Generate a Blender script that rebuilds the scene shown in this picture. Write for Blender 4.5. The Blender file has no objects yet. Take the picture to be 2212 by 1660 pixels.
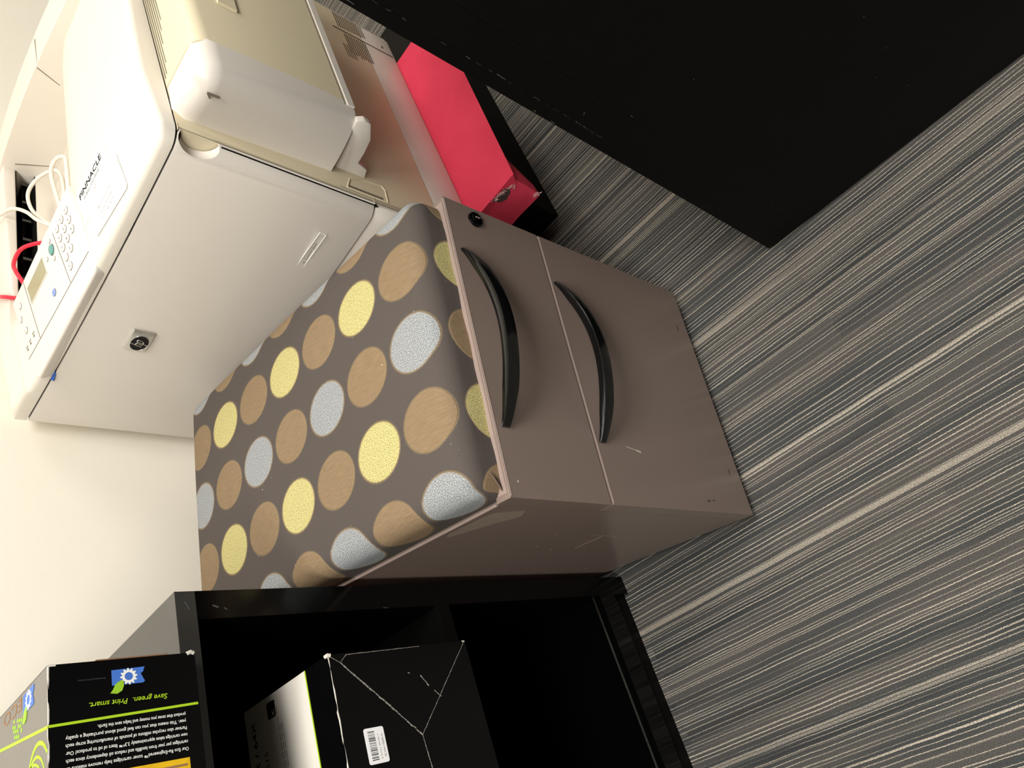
import bpy, bmesh, math, random
from mathutils import Vector, Matrix

scene = bpy.context.scene
col = scene.collection
random.seed(7)
R = math.radians


def lin(v):
    v /= 255.0
    return v / 12.92 if v <= 0.04045 else ((v + 0.055) / 1.055) ** 2.4


def rgb(r, g, b):
    return (lin(r), lin(g), lin(b), 1.0)


# ------------------------------------------------------------------ camera
cam_d = bpy.data.cameras.new('camera')
cam = bpy.data.objects.new('camera', cam_d)
col.objects.link(cam)
cam_d.sensor_fit = 'HORIZONTAL'
cam_d.sensor_width = 36.0
cam_d.lens = 27.2546
cam_d.clip_start = 0.02
cm = Matrix(((-0.21491, 0.885237, -0.412515), (-0.676984, -0.43947, -0.590388), (-0.703922, 0.152386, 0.693738)))
cam.matrix_world = Matrix.Translation((-0.2179, -0.5044, 1.0691)) @ cm.to_4x4()
scene.camera = cam

# ------------------------------------------------------------------ light, exposure
world = bpy.data.worlds.new('world')
scene.world = world
world.use_nodes = True
world.node_tree.nodes['Background'].inputs[0].default_value = (1.0, 0.94, 0.85, 1)
world.node_tree.nodes['Background'].inputs[1].default_value = 0.03


def area(name, loc, target, sx, sy, power, color=(1, 0.972, 0.925)):
    d = bpy.data.lights.new(name, 'AREA')
    d.shape = 'RECTANGLE'
    d.size, d.size_y = sx, sy
    d.energy = power
    d.color = color
    o = bpy.data.objects.new(name, d)
    col.objects.link(o)
    o.location = loc
    o.rotation_euler = (Vector(target) - Vector(loc)).to_track_quat('-Z', 'Y').to_euler()
    return o


area('ceiling_light_front', (0.2, -0.8, 2.5), (0.2, -0.8, 0), 1.2, 0.6, 40)
area('ceiling_light_left', (-1.5, -1.1, 2.45), (-1.2, -0.9, 0), 0.6, 1.2, 36)
area('ceiling_light_right', (2.15, -0.15, 2.45), (1.7, 0.0, 0), 0.6, 1.2, 16)

vs = scene.view_settings
vs.view_transform = 'Standard'
vs.look = 'None'
vs.gamma = 1.0
vs.use_curve_mapping = False
vs.exposure = 0.5
try:
    scene.cycles.use_denoising = True
    scene.cycles.max_bounces = 8
    scene.cycles.diffuse_bounces = 5
    scene.cycles.sample_clamp_indirect = 4.0
except Exception:
    pass


# ------------------------------------------------------------------ node helpers
class NG:
    def __init__(s, name):
        s.mat = bpy.data.materials.new(name)
        s.mat.use_nodes = True
        s.t = s.mat.node_tree
        s.b = s.t.nodes['Principled BSDF']

    def put(s, sock, v):
        if hasattr(v, 'is_output'):
            s.t.links.new(v, sock)
        else:
            sock.default_value = v

    def m(s, op, a, b=0.0, c=None, clamp=False):
        n = s.t.nodes.new('ShaderNodeMath')
        n.operation = op
        n.use_clamp = clamp
        s.put(n.inputs[0], a)
        s.put(n.inputs[1], b)
        if c is not None:
            s.put(n.inputs[2], c)
        return n.outputs[0]

    def step(s, x, lo, hi):
        n = s.t.nodes.new('ShaderNodeMapRange')
        n.interpolation_type = 'SMOOTHSTEP'
        s.put(n.inputs['Value'], x)
        n.inputs['From Min'].default_value = lo
        n.inputs['From Max'].default_value = hi
        return n.outputs[0]

    def mapr(s, x, lo, hi, a, b):
        n = s.t.nodes.new('ShaderNodeMapRange')
        s.put(n.inputs['Value'], x)
        for k, v in (('From Min', lo), ('From Max', hi), ('To Min', a), ('To Max', b)):
            n.inputs[k].default_value = v
        return n.outputs[0]

    def xyz(s, x, y, z=0.0):
        n = s.t.nodes.new('ShaderNodeCombineXYZ')
        for i, v in enumerate((x, y, z)):
            s.put(n.inputs[i], v)
        return n.outputs[0]

    def sep(s, v):
        n = s.t.nodes.new('ShaderNodeSeparateXYZ')
        s.t.links.new(v, n.inputs[0])
        return n.outputs

    def tex(s, kind='Object'):
        return s.t.nodes.new('ShaderNodeTexCoord').outputs[kind]

    def noise(s, vec, scale=1.0, detail=2.0, rough=0.5):
        n = s.t.nodes.new('ShaderNodeTexNoise')
        s.t.links.new(vec, n.inputs['Vector'])
        n.inputs['Scale'].default_value = scale
        n.inputs['Detail'].default_value = detail
        n.inputs['Roughness'].default_value = rough
        return n.outputs[0]

    def mix(s, f, a, b, mode='MIX'):
        n = s.t.nodes.new('ShaderNodeMix')
        n.data_type = 'RGBA'
        n.blend_type = mode
        s.put(n.inputs[0], f)
        s.put(n.inputs[6], a)
        s.put(n.inputs[7], b)
        return n.outputs[2]

    def bump(s, h, strength, dist):
        n = s.t.nodes.new('ShaderNodeBump')
        s.t.links.new(h, n.inputs['Height'])
        n.inputs['Strength'].default_value = strength
        n.inputs['Distance'].default_value = dist
        s.t.links.new(n.outputs[0], s.b.inputs['Normal'])

    def set(s, **k):
        for a, v in k.items():
            s.put(s.b.inputs[a.replace('_', ' ')], v)
        return s


def plain(name, color, rough=0.5, spec=0.4, metal=0.0, mottle=0.0, mscale=30.0, bump=0.0, bscale=600.0):
    g = NG(name)
    base = color
    if mottle:
        n = g.noise(g.tex(), mscale, 4)
        dark = tuple(c * (1 - mottle) for c in color[:3]) + (1,)
        lite = tuple(min(1, c * (1 + mottle)) for c in color[:3]) + (1,)
        base = g.mix(n, dark, lite)
    g.put(g.b.inputs['Base Color'], base)
    g.b.inputs['Roughness'].default_value = rough
    g.b.inputs['Specular IOR Level'].default_value = spec
    g.b.inputs['Metallic'].default_value = metal
    if bump:
        g.bump(g.noise(g.tex(), bscale, 2), bump, 0.0006)
    return g.mat


MAT = {}
MAT['wall'] = plain('wall_paint', rgb(250, 244, 230), 0.7, 0.2, mottle=0.01, mscale=6, bump=0.15, bscale=350)
MAT['ceiling'] = plain('ceiling_paint', rgb(236, 233, 224), 0.9, 0.1, mottle=0.02)
MAT['white'] = plain('printer_plastic', rgb(219, 212, 202), 0.42, 0.3, mottle=0.012, mscale=25)
MAT['panelwhite'] = plain('panel_plastic', rgb(222, 215, 206), 0.38, 0.35, mottle=0.01)
MAT['bandgrey'] = plain('cover_plastic', rgb(222, 215, 203), 0.4, 0.3, mottle=0.012)
MAT['tan'] = plain('tan_plastic', rgb(214, 202, 172), 0.42, 0.3, mottle=0.015, mscale=25)
MAT['gap'] = plain('dark_gap', rgb(16, 14, 12), 0.7, 0.1)
MAT['groove'] = plain('groove_shade', rgb(70, 58, 45), 0.7, 0.1)
MAT['seam'] = plain('seam_grey', rgb(120, 112, 98), 0.7, 0.1)
MAT['paint'] = plain('taupe_metal_paint', rgb(131, 115, 106), 0.24, 0.5, mottle=0.02, mscale=14, bump=0.06, bscale=900)
MAT['lip'] = plain('edge_glint_and_scratch', rgb(154, 136, 128), 0.3, 0.5, mottle=0.03)  # pale tone paints the highlight along pedestal edges; also used for scratches
MAT['black_handle'] = plain('black_satin_handle', rgb(9, 10, 11), 0.14, 0.6, mottle=0.1)
MAT['black_plastic'] = plain('black_plastic', rgb(10, 10, 10), 0.45, 0.4)
MAT['black_wood'] = plain('black_laminate', rgb(8, 8, 7), 0.5, 0.12, mottle=0.2, mscale=18, bump=0.1, bscale=60)
MAT['black_gloss'] = plain('black_gloss_metal', rgb(4, 4, 4), 0.16, 0.3, mottle=0.15, mscale=20)
MAT['bead'] = plain('polished_black_bead', rgb(14, 14, 14), 0.12, 1.0)
MAT['black_top'] = plain('black_top_painted_sheen', rgb(52, 51, 49), 0.22, 0.9, mottle=0.1, mscale=30)  # lifted grey base paints the wall's reflection onto the black top
MAT['painted_glare'] = plain('black_card_painted_glare', rgb(112, 107, 100), 0.3, 0.5, mottle=0.06, mscale=30)  # grey colour stands in for glare on glossy black card
MAT['black_card'] = plain('black_printed_card', rgb(5, 5, 6), 0.3, 0.3, mottle=0.15, mscale=40, bump=0.08, bscale=120)
MAT['card_edge'] = plain('worn_card_edge', rgb(205, 200, 190), 0.8, 0.2, mottle=0.25, mscale=300)
MAT['crease'] = plain('worn_crease', rgb(150, 146, 138), 0.8, 0.2, mottle=0.6, mscale=260)
MAT['brown_card'] = plain('brown_cardboard', rgb(150, 112, 80), 0.8, 0.2, mottle=0.1, mscale=60)
MAT['orange_card'] = plain('orange_cardboard', rgb(150, 80, 30), 0.8, 0.2, mottle=0.1, mscale=60)
MAT['lime'] = plain('lime_ink', rgb(170, 205, 40), 0.45, 0.3, mottle=0.05)
MAT['leaf'] = plain('leaf_green_ink', rgb(150, 195, 50), 0.45, 0.3, mottle=0.12, mscale=200)
MAT['blue_ink'] = plain('blue_ink', rgb(70, 115, 200), 0.45, 0.3, mottle=0.15, mscale=90)
MAT['white_ink'] = plain('white_ink', rgb(235, 235, 230), 0.5, 0.3, mottle=0.03)
MAT['grey_ink'] = plain('grey_ink', rgb(70, 70, 70), 0.5, 0.3)
MAT['yellow_ink'] = plain('yellow_ink', rgb(225, 180, 30), 0.5, 0.3, mottle=0.35, mscale=90)
MAT['paper'] = plain('white_paper', rgb(250, 250, 250), 0.6, 0.2, mottle=0.01)
MAT['label_paper'] = plain('label_paper', rgb(225, 219, 208), 0.4, 0.3, mottle=0.01)
MAT['black_ink'] = plain('black_ink', rgb(22, 20, 20), 0.6, 0.2)
MAT['faded_ink'] = plain('faded_ink', rgb(150, 145, 140), 0.6, 0.2)
MAT['pink_ink'] = plain('pink_ink', rgb(215, 150, 135), 0.6, 0.2)
MAT['lcd'] = plain('lcd_glass', rgb(150, 145, 112), 0.25, 0.5, mottle=0.04)
MAT['button'] = plain('button_plastic', rgb(228, 222, 212), 0.4, 0.35)
MAT['teal'] = plain('teal_button', rgb(95, 150, 145), 0.35, 0.4)
MAT['blue_button'] = plain('blue_button', rgb(130, 155, 215), 0.35, 0.4)
MAT['tape'] = plain('blue_tape', rgb(40, 95, 190), 0.5, 0.3)
MAT['chrome'] = plain('badge_silver', rgb(205, 203, 198), 0.25, 0.5, metal=0.75)
MAT['white_cable'] = plain('white_cable_jacket', rgb(225, 218, 205), 0.45, 0.3)
MAT['red_cable'] = plain('red_cable_jacket', rgb(225, 45, 65), 0.45, 0.3)
MAT['fuzz'] = plain('torn_fibre', rgb(225, 185, 185), 0.9, 0.1)
MAT['hole'] = plain('torn_hole_lining', rgb(85, 70, 66), 0.9, 0.1)


def red_fabric():
    g = NG('red_fabric')
    c = g.tex()
    n = g.noise(c, 14, 4)
    f = g.noise(c, 900, 2)
    base = g.mix(n, rgb(196, 40, 66), rgb(222, 58, 86))
    base = g.mix(g.m('MULTIPLY', f, 0.25), base, rgb(240, 110, 130))
    g.set(Base_Color=base, Roughness=0.85)
    g.b.inputs['Specular IOR Level'].default_value = 0.15
    g.bump(g.m('ADD', g.m('MULTIPLY', f, 0.3), n), 0.5, 0.004)
    return g.mat


MAT['red'] = red_fabric()


def carpet():
    g = NG('striped_carpet')
    c, l, _ = g.sep(g.tex())
    tx = g.m('FLOOR', g.m('DIVIDE', g.m('ADD', c, 0.27), 0.5))
    ty = g.m('FLOOR', g.m('DIVIDE', g.m('ADD', l, 0.231), 0.5))
    seed = g.m('MULTIPLY', tx, 7.31)
    seed2 = g.m('ADD', seed, g.m('MULTIPLY', ty, 0.22))
    p = g.xyz(c, l)
    wob = g.m('MULTIPLY', g.m('SUBTRACT', g.noise(p, 210, 2), 0.5), 0.0011)
    big = g.m('MULTIPLY', g.m('SUBTRACT', g.noise(p, 14, 1), 0.5), 0.0022)
    cc = g.m('ADD', g.m('ADD', c, wob), big)

    def rnd(i, sd):
        n = g.t.nodes.new('ShaderNodeTexWhiteNoise')
        n.noise_dimensions = '2D'
        g.t.links.new(g.xyz(i, g.m('ADD', seed, sd)), n.inputs['Vector'])
        return n.outputs['Value']

    def bands(freq, lf, sd, det=0.0, sdv=seed2):
        return g.noise(g.xyz(g.m('MULTIPLY', cc, freq), g.m('MULTIPLY', l, lf), g.m('ADD', sdv, sd)), 1.0, det)

    def threads(period, sd, prob, w0, w1, lf):
        q = g.m('DIVIDE', cc, period)
        i = g.m('FLOOR', q)
        f = g.m('SUBTRACT', g.m('SUBTRACT', q, i), 0.5)
        off = g.m('MULTIPLY', g.m('SUBTRACT', rnd(i, sd), 0.5), 0.55)
        d = g.m('MULTIPLY', g.m('ABSOLUTE', g.m('SUBTRACT', f, off)), period)
        w = g.mapr(rnd(i, sd + 1.7), 0, 1, w0, w1)
        ln = g.m('SUBTRACT', 1.0, g.step(g.m('DIVIDE', d, w), 0.55, 1.25))
        on = g.m('LESS_THAN', rnd(i, sd + 3.1), prob)
        br = g.mapr(rnd(i, sd + 5.3), 0, 1, 0.45, 1.0)
        al = g.noise(g.xyz(g.m('MULTIPLY', i, 3.17), g.m('MULTIPLY', l, lf), g.m('ADD', seed2, sd)), 1.0, 1)
        al = g.mapr(g.step(al, 0.28, 0.50), 0, 1, 0.18, 1.0)
        return g.m('MULTIPLY', g.m('MULTIPLY', ln, on), g.m('MULTIPLY', br, al))

    lines = g.m('MAXIMUM', threads(0.0062, 0.0, 0.92, 0.00042, 0.00075, 3.0), threads(0.0112, 20.0, 0.55, 0.0004, 0.0007, 4.0))
    broad = threads(0.085, 40.0, 0.5, 0.0018, 0.0034, 1.3)
    lines = g.m('MAXIMUM', lines, g.m('MULTIPLY', broad, 0.85), clamp=True)
    tone = g.step(bands(30, 2.2, 12.0, 1.0), 0.36, 0.64)
    base = g.mix(tone, rgb(66, 68, 68), rgb(84, 81, 78))
    dk = g.step(bands(64, 1.6, 99.0, 1.0), 0.58, 0.70)
    base = g.mix(g.m('MULTIPLY', dk, 0.55), base, rgb(46, 48, 50))
    lt = g.step(bands(52, 1.4, 140.0, 1.0), 0.60, 0.72)
    base = g.mix(g.m('MULTIPLY', lt, 0.3), base, rgb(116, 110, 104))
    dots = g.noise(p, 760, 2, 0.6)
    lines = g.m('MULTIPLY', lines, g.mapr(dots, 0.3, 0.6, 0.55, 1.05), clamp=True)
    out = g.mix(lines, base, rgb(200, 189, 172))
    sp = g.mapr(dots, 0.25, 0.75, 0.15, 1.85)
    spv = g.t.nodes.new('ShaderNodeCombineColor')
    for i in range(3):
        g.t.links.new(sp, spv.inputs[i])
    out = g.mix(0.75, out, spv.outputs[0], 'MULTIPLY')
    g.set(Base_Color=out, Roughness=0.95)
    g.b.inputs['Specular IOR Level'].default_value = 0.1
    g.bump(g.m('ADD', g.m('MULTIPLY', lines, 0.5), dots), 0.6, 0.0016)
    return g.mat


MAT['carpet'] = carpet()


def dot_fabric():
    g = NG('polka_dot_upholstery')
    u, v, _ = g.sep(g.tex('UV'))
    uv = g.tex('UV')
    edge = g.m('MULTIPLY', g.m('SUBTRACT', g.noise(uv, 420, 2), 0.5), 0.05)
    a = g.m('DIVIDE', g.m('SUBTRACT', u, 0.0065), 0.0938)
    b = g.m('DIVIDE', g.m('SUBTRACT', v, 0.0478), 0.0858)
    ia, ib = g.m('ROUND', a), g.m('ROUND', b)
    fa = g.m('MULTIPLY', g.m('SUBTRACT', a, ia), 0.0938 / 0.0337)
    fb = g.m('MULTIPLY', g.m('SUBTRACT', b, ib), 0.0858 / 0.0384)
    d = g.m('SQRT', g.m('ADD', g.m('MULTIPLY', fa, fa), g.m('MULTIPLY', fb, fb)))
    d = g.m('ADD', d, edge)
    inside = g.m('SUBTRACT', 1.0, g.step(d, 0.96, 1.0))
    ring = g.m('MULTIPLY', g.step(d, 0.93, 0.97), g.m('SUBTRACT', 1.0, g.step(d, 1.0, 1.05)))
    par = g.m('MODULO', g.m('ABSOLUTE', g.m('ADD', ia, ib)), 2.0)
    odd = g.m('MODULO', g.m('ABSOLUTE', ia), 2.0)
    wv = g.t.nodes.new('ShaderNodeTexNoise')
    g.t.links.new(g.xyz(g.m('MULTIPLY', u, 2600.0), g.m('MULTIPLY', v, 420.0)), wv.inputs['Vector'])
    wv.inputs['Scale'].default_value = 1.0
    weave = wv.outputs[0]
    wv2 = g.noise(g.xyz(g.m('MULTIPLY', u, 420.0), g.m('MULTIPLY', v, 2600.0)), 1.0, 1)
    knot = g.noise(uv, 900, 1)
    base = g.mix(g.m('MULTIPLY', g.m('ADD', weave, wv2), 0.5), rgb(58, 52, 49), rgb(100, 92, 87))
    brown = g.mix(g.noise(g.xyz(g.m('MULTIPLY', u, 900.0), g.m('MULTIPLY', v, 60.0)), 1.0, 2), rgb(112, 93, 69), rgb(152, 130, 103))
    silver = g.mix(g.step(knot, 0.35, 0.6), rgb(98, 101, 103), rgb(168, 171, 173))
    yellow = g.mix(g.step(knot, 0.33, 0.58), rgb(126, 117, 66), rgb(206, 197, 138))
    sy = g.mix(odd, silver, yellow)
    dotc = g.mix(par, sy, brown)
    out = g.mix(inside, base, dotc)
    out = g.mix(g.m('MULTIPLY', ring, 0.45), out, rgb(150, 128, 92))
    lint = g.step(g.noise(uv, 260, 1), 0.80, 0.83)
    out = g.mix(lint, out, rgb(225, 220, 210))
    g.set(Base_Color=out, Roughness=0.85)
    g.b.inputs['Specular IOR Level'].default_value = 0.2
    h = g.m('ADD', g.m('MULTIPLY', inside, 0.6), g.m('ADD', g.m('MULTIPLY', weave, 0.3), g.m('MULTIPLY', g.m('MULTIPLY', knot, inside), 1.0)))
    g.bump(h, 0.55, 0.0012)
    return g.mat


MAT['dots'] = dot_fabric()


# ------------------------------------------------------------------ mesh helpers
def empty(name, loc, rz=0.0, label=None, cat=None, group=None):
    o = bpy.data.objects.new(name, None)
    col.objects.link(o)
    o.location = loc
    o.rotation_euler = (0, 0, rz)
    o.empty_display_size = 0.05
    if label:
        o['label'] = label
        o['category'] = cat
    if group:
        o['group'] = group
    return o


def finish(name, bm, mat, parent=None, smooth=35, label=None, recalc=True):
    if recalc:
        bmesh.ops.recalc_face_normals(bm, faces=bm.faces)
    me = bpy.data.meshes.new(name)
    bm.to_mesh(me)
    bm.free()
    if smooth:
        for p in me.polygons:
            p.use_smooth = True
        me.set_sharp_from_angle(angle=R(smooth))
    o = bpy.data.objects.new(name, me)
    col.objects.link(o)
    if mat:
        me.materials.append(MAT[mat])
    if parent:
        o.parent = parent
    if label:
        o['label'] = label
    return o


def bevel_new(bm, faces, w, seg, ang=30):
    edges = set()
    for f in faces:
        if f.is_valid:
            edges.update(f.edges)
    edges = [e for e in edges if len(e.link_faces) == 2 and e.calc_face_angle(0) > R(ang)]
    bmesh.ops.bevel(bm, geom=edges, offset=w, offset_type='OFFSET', segments=seg, profile=0.5, affect='EDGES', clamp_overlap=True)


def hexa(bm, pts, bev=0.0, seg=2):
    vs_ = [bm.verts.new(p) for p in pts]
    fs = [bm.faces.new([vs_[i] for i in q]) for q in ((0, 3, 2, 1), (4, 5, 6, 7), (0, 1, 5, 4), (1, 2, 6, 5), (2, 3, 7, 6), (3, 0, 4, 7))]
    if bev:
        bevel_new(bm, fs, bev, seg)


def bx(bm, x0, x1, y0, y1, z0, z1, bev=0.0, seg=2):
    hexa(bm, [(x0, y0, z0), (x1, y0, z0), (x1, y1, z0), (x0, y1, z0), (x0, y0, z1), (x1, y0, z1), (x1, y1, z1), (x0, y1, z1)], bev, seg)


def prism(bm, pts, fn, a, b, bev=0.0, seg=2, ang=30):
    """pts: 2D outline; fn(p, q, h) -> 3D; extruded from h=a to h=b"""
    lo = [bm.verts.new(fn(p[0], p[1], a)) for p in pts]
    hi = [bm.verts.new(fn(p[0], p[1], b)) for p in pts]
    n = len(pts)
    fs = [bm.faces.new(lo[::-1]), bm.faces.new(hi)]
    for i in range(n):
        j = (i + 1) % n
        fs.append(bm.faces.new((lo[i], lo[j], hi[j], hi[i])))
    bmesh.ops.recalc_face_normals(bm, faces=fs)
    if bev:
        bevel_new(bm, fs, bev, seg, ang)


def pieces(o):
    """every loose piece of a mesh becomes a part of its own"""
    bm = bmesh.new()
    bm.from_mesh(o.data)
    left = set(bm.verts)
    groups = []
    while left:
        st = [left.pop()]
        g = set(st)
        while st:
            v = st.pop()
            for e in v.link_edges:
                w = e.other_vert(v)
                if w in left:
                    left.discard(w)
                    g.add(w)
                    st.append(w)
        groups.append(g)
    if len(groups) > 1:
        idx = [set(v.index for v in g) for g in groups]
        base = o.name.split('.')[0]
        for k, ids in enumerate(idx):
            b2 = bm.copy()
            b2.verts.ensure_lookup_table()
            bmesh.ops.delete(b2, geom=[v for v in b2.verts if v.index not in ids], context='VERTS')
            if k == 0:
                b2.to_mesh(o.data)
            else:
                c = o.copy()
                c.data = o.data.copy()
                c.name = base
                b2.to_mesh(c.data)
                col.objects.link(c)
            b2.free()
    bm.free()
    return o


def box_part(name, x0, x1, y0, y1, z0, z1, mat, parent, bev=0.0, seg=2, label=None):
    bm = bmesh.new()
    bx(bm, x0, x1, y0, y1, z0, z1, bev, seg)
    return finish(name, bm, mat, parent, label=label)


def prism_part(name, pts, fn, a, b, mat, parent, bev=0.0, seg=2, ang=30, label=None):
    bm = bmesh.new()
    prism(bm, pts, fn, a, b, bev, seg, ang)
    return finish(name, bm, mat, parent, label=label)


XY = lambda p, q, h: (p, q, h)
YZ = lambda p, q, h: (h, p, q)
XZ = lambda p, q, h: (p, h, q)


def tube(bm, pts, r, n=10, cap=True, rr=None):
    pts = [Vector(p) for p in pts]
    rings = []
    up = None
    for i, p in enumerate(pts):
        t = (pts[min(i + 1, len(pts) - 1)] - pts[max(i - 1, 0)]).normalized()
        if up is None:
            up = t.orthogonal().normalized()
        up = (up - t * up.dot(t)).normalized()
        s = t.cross(up)
        rad = rr[i] if rr else r
        rings.append([bm.verts.new(p + (up * math.cos(2 * math.pi * k / n) + s * math.sin(2 * math.pi * k / n)) * rad) for k in range(n)])
    for a, b in zip(rings, rings[1:]):
        for k in range(n):
            bm.faces.new((a[k], a[(k + 1) % n], b[(k + 1) % n], b[k]))
    if cap:
        bm.faces.new(rings[0][::-1])
        bm.faces.new(rings[-1])


def spline(pts, n=8):
    P = [Vector(p) for p in pts]
    P = [P[0] * 2 - P[1]] + P + [P[-1] * 2 - P[-2]]
    out = []
    for i in range(1, len(P) - 2):
        for k in range(n):
            t = k / n
            a, b, c, d = P[i - 1:i + 3]
            out.append(0.5 * ((2 * b) + (c - a) * t + (2 * a - 5 * b + 4 * c - d) * t * t + (3 * b - a - 3 * c + d) * t ** 3))
    out.append(P[-2])
    return out


def frame(o, x, y):
    x = Vector(x).normalized()
    y = Vector(y)
    y = (y - x * y.dot(x)).normalized()
    z = x.cross(y)
    m = Matrix((x, y, z)).transposed().to_4x4()
    m.translation = Vector(o)
    return m


def text_part(name, s, width, mat, parent, o, xd, yd, shear=0.0, height=None, depth=0.00012, label=None, align='LEFT', bold=0.0):
    cu = bpy.data.curves.new('tmp', 'FONT')
    cu.body = s
    cu.size = 1.0
    cu.shear = shear
    cu.offset = bold
    cu.resolution_u = 3
    cu.extrude = 0.0
    ob = bpy.data.objects.new('tmp', cu)
    col.objects.link(ob)
    bpy.context.view_layer.update()
    dg = bpy.context.evaluated_depsgraph_get()
    me = bpy.data.meshes.new_from_object(ob.evaluated_get(dg))
    bpy.data.objects.remove(ob)
    bpy.data.curves.remove(cu)
    xs = [v.co.x for v in me.vertices]
    ys = [v.co.y for v in me.vertices]
    sx = width / (max(xs) - min(xs)) if width else height
    sy = height if height else sx
    F = frame(o, xd, yd)
    x0 = min(xs)
    for v in me.vertices:
        v.co = F @ Vector(((v.co.x - x0) * sx, v.co.y * sy, depth))
    me.name = name
    me.materials.clear()
    me.materials.append(MAT[mat])
    ob = bpy.data.objects.new(name, me)
    col.objects.link(ob)
    ob.parent = parent
    if label:
        ob['label'] = label
    return ob


def flat(bm, F, pts, h=0.0002):
    """flat printed patch with tiny thickness on frame F"""
    lo = [bm.verts.new(F @ Vector((p[0], p[1], 0.0))) for p in pts]
    hi = [bm.verts.new(F @ Vector((p[0], p[1], h))) for p in pts]
    n = len(pts)
    bm.faces.new(hi)
    bm.faces.new(lo[::-1])
    for i in range(n):
        j = (i + 1) % n
        bm.faces.new((lo[i], lo[j], hi[j], hi[i]))


def seg_patch(bm, F, a, b, w, h=0.0002):
    a, b = Vector(a), Vector(b)
    d = (b - a).normalized()
    n = Vector((-d.y, d.x)) * w / 2
    flat(bm, F, [a - n, b - n, b + n, a + n], h)


def ell(cx, cy, rx, ry, n=24, a0=0.0):
    return [(cx + rx * math.cos(a0 + 2 * math.pi * i / n), cy + ry * math.sin(a0 + 2 * math.pi * i / n)) for i in range(n)]


def rrect(x0, x1, y0, y1, r, n=5):
    out = []
    for cx, cy, a in ((x1 - r, y1 - r, 0), (x0 + r, y1 - r, 90), (x0 + r, y0 + r, 180), (x1 - r, y0 + r, 270)):
        for k in range(n + 1):
            t = R(a + 90 * k / n)
            out.append((cx + r * math.cos(t), cy + r * math.sin(t)))
    return out


def tag(o, label, cat, group=None):
    o['label'] = label
    o['category'] = cat
    if group:
        o['group'] = group
    return o


# ------------------------------------------------------------------ room
ROOM = R(9.0)
rx_, ry_ = Vector((math.cos(ROOM), math.sin(ROOM), 0)), Vector((-math.sin(ROOM), math.cos(ROOM), 0))


def room_pt(a, b, z=0.0):          # a along the back wall, b away from it into the room
    return Vector((0, 0.70, 0)) + rx_ * a - ry_ * b + Vector((0, 0, z))


def slab(name, a0, a1, b0, b1, z0, z1, mat, yaw=ROOM):
    bm = bmesh.new()
    c = room_pt((a0 + a1) / 2, (b0 + b1) / 2, 0)
    bx(bm, -(a1 - a0) / 2, (a1 - a0) / 2, -(b1 - b0) / 2, (b1 - b0) / 2, z0, z1)
    o = finish(name, bm, mat)
    o.location = c
    o.rotation_euler = (0, 0, yaw)
    o['kind'] = 'structure'
    return o


# the floor keeps its own origin so the carpet tiles fall where they do in the place
bm = bmesh.new()
bx(bm, -3.4, 3.0, -4.0, 1.3, -0.06, 0.0)
fl = finish('floor', bm, 'carpet')
fl.rotation_euler = (0, 0, R(8.55))
fl['kind'] = 'structure'
slab('wall_back', -3.1, 2.6, -0.1, 0.0, 0.0, 2.6, 'wall')
slab('wall_right', 2.6, 2.7, -0.1, 3.9, 0.0, 2.6, 'wall')
slab('ceiling', -3.2, 2.7, -0.1, 3.9, 2.6, 2.66, 'ceiling')

# ------------------------------------------------------------------ mobile pedestal with cushion
PW, PH = 0.381, 0.519
ped = empty('drawer_pedestal', (0, 0, 0), 0, 'taupe metal two-drawer pedestal with a polka-dot cushion top, beside the printer', 'file cabinet')
bm = bmesh.new()
bx(bm, 0.0015, PW - 0.0015, 0.024, 0.585, 0.022, 0.5145, 0.002)
finish('body', bm, 'paint', ped)
box_part('plinth', 0.012, PW - 0.012, 0.03, 0.57, 0.0, 0.03, 'black_plastic', ped)
box_part('front_rebate', 0.005, PW - 0.005, 0.018, 0.03, 0.03, 0.508, 'gap', ped)


def bow_handle(z, parent):
    bm = bmesh.new()
    n, x0, x1 = 28, 0.0785, 0.3075
    rings = []
    for i in range(n + 1):
        t = i / n
        x = x0 + (x1 - x0) * t
        s = math.sin(math.pi * t)
        out = 0.035 * (s ** 0.85)
        wz = 0.0055 + 0.0042 * min(1, s * 2.0)
        th = 0.0035 + 0.004 * min(1, s * 2.2)
        yc = -out
        ring = [(x, yc, z - wz), (x, yc - th * 0.8, z - wz * 0.85), (x, yc - th, z), (x, yc - th * 0.8, z + wz * 0.85), (x, yc, z + wz), (x, yc + th * 0.55, z + wz * 0.8), (x, yc + th * 0.7, z), (x, yc + th * 0.55, z - wz * 0.8)]
        rings.append([bm.verts.new(p) for p in ring])
    for a, b in zip(rings, rings[1:]):
        for k in range(8):
            bm.faces.new((a[k], a[(k + 1) % 8], b[(k + 1) % 8], b[k]))
    bm.faces.new(rings[0][::-1])
    bm.faces.new(rings[-1])
    return finish('handle', bm, 'black_handle', parent, smooth=50)


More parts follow.
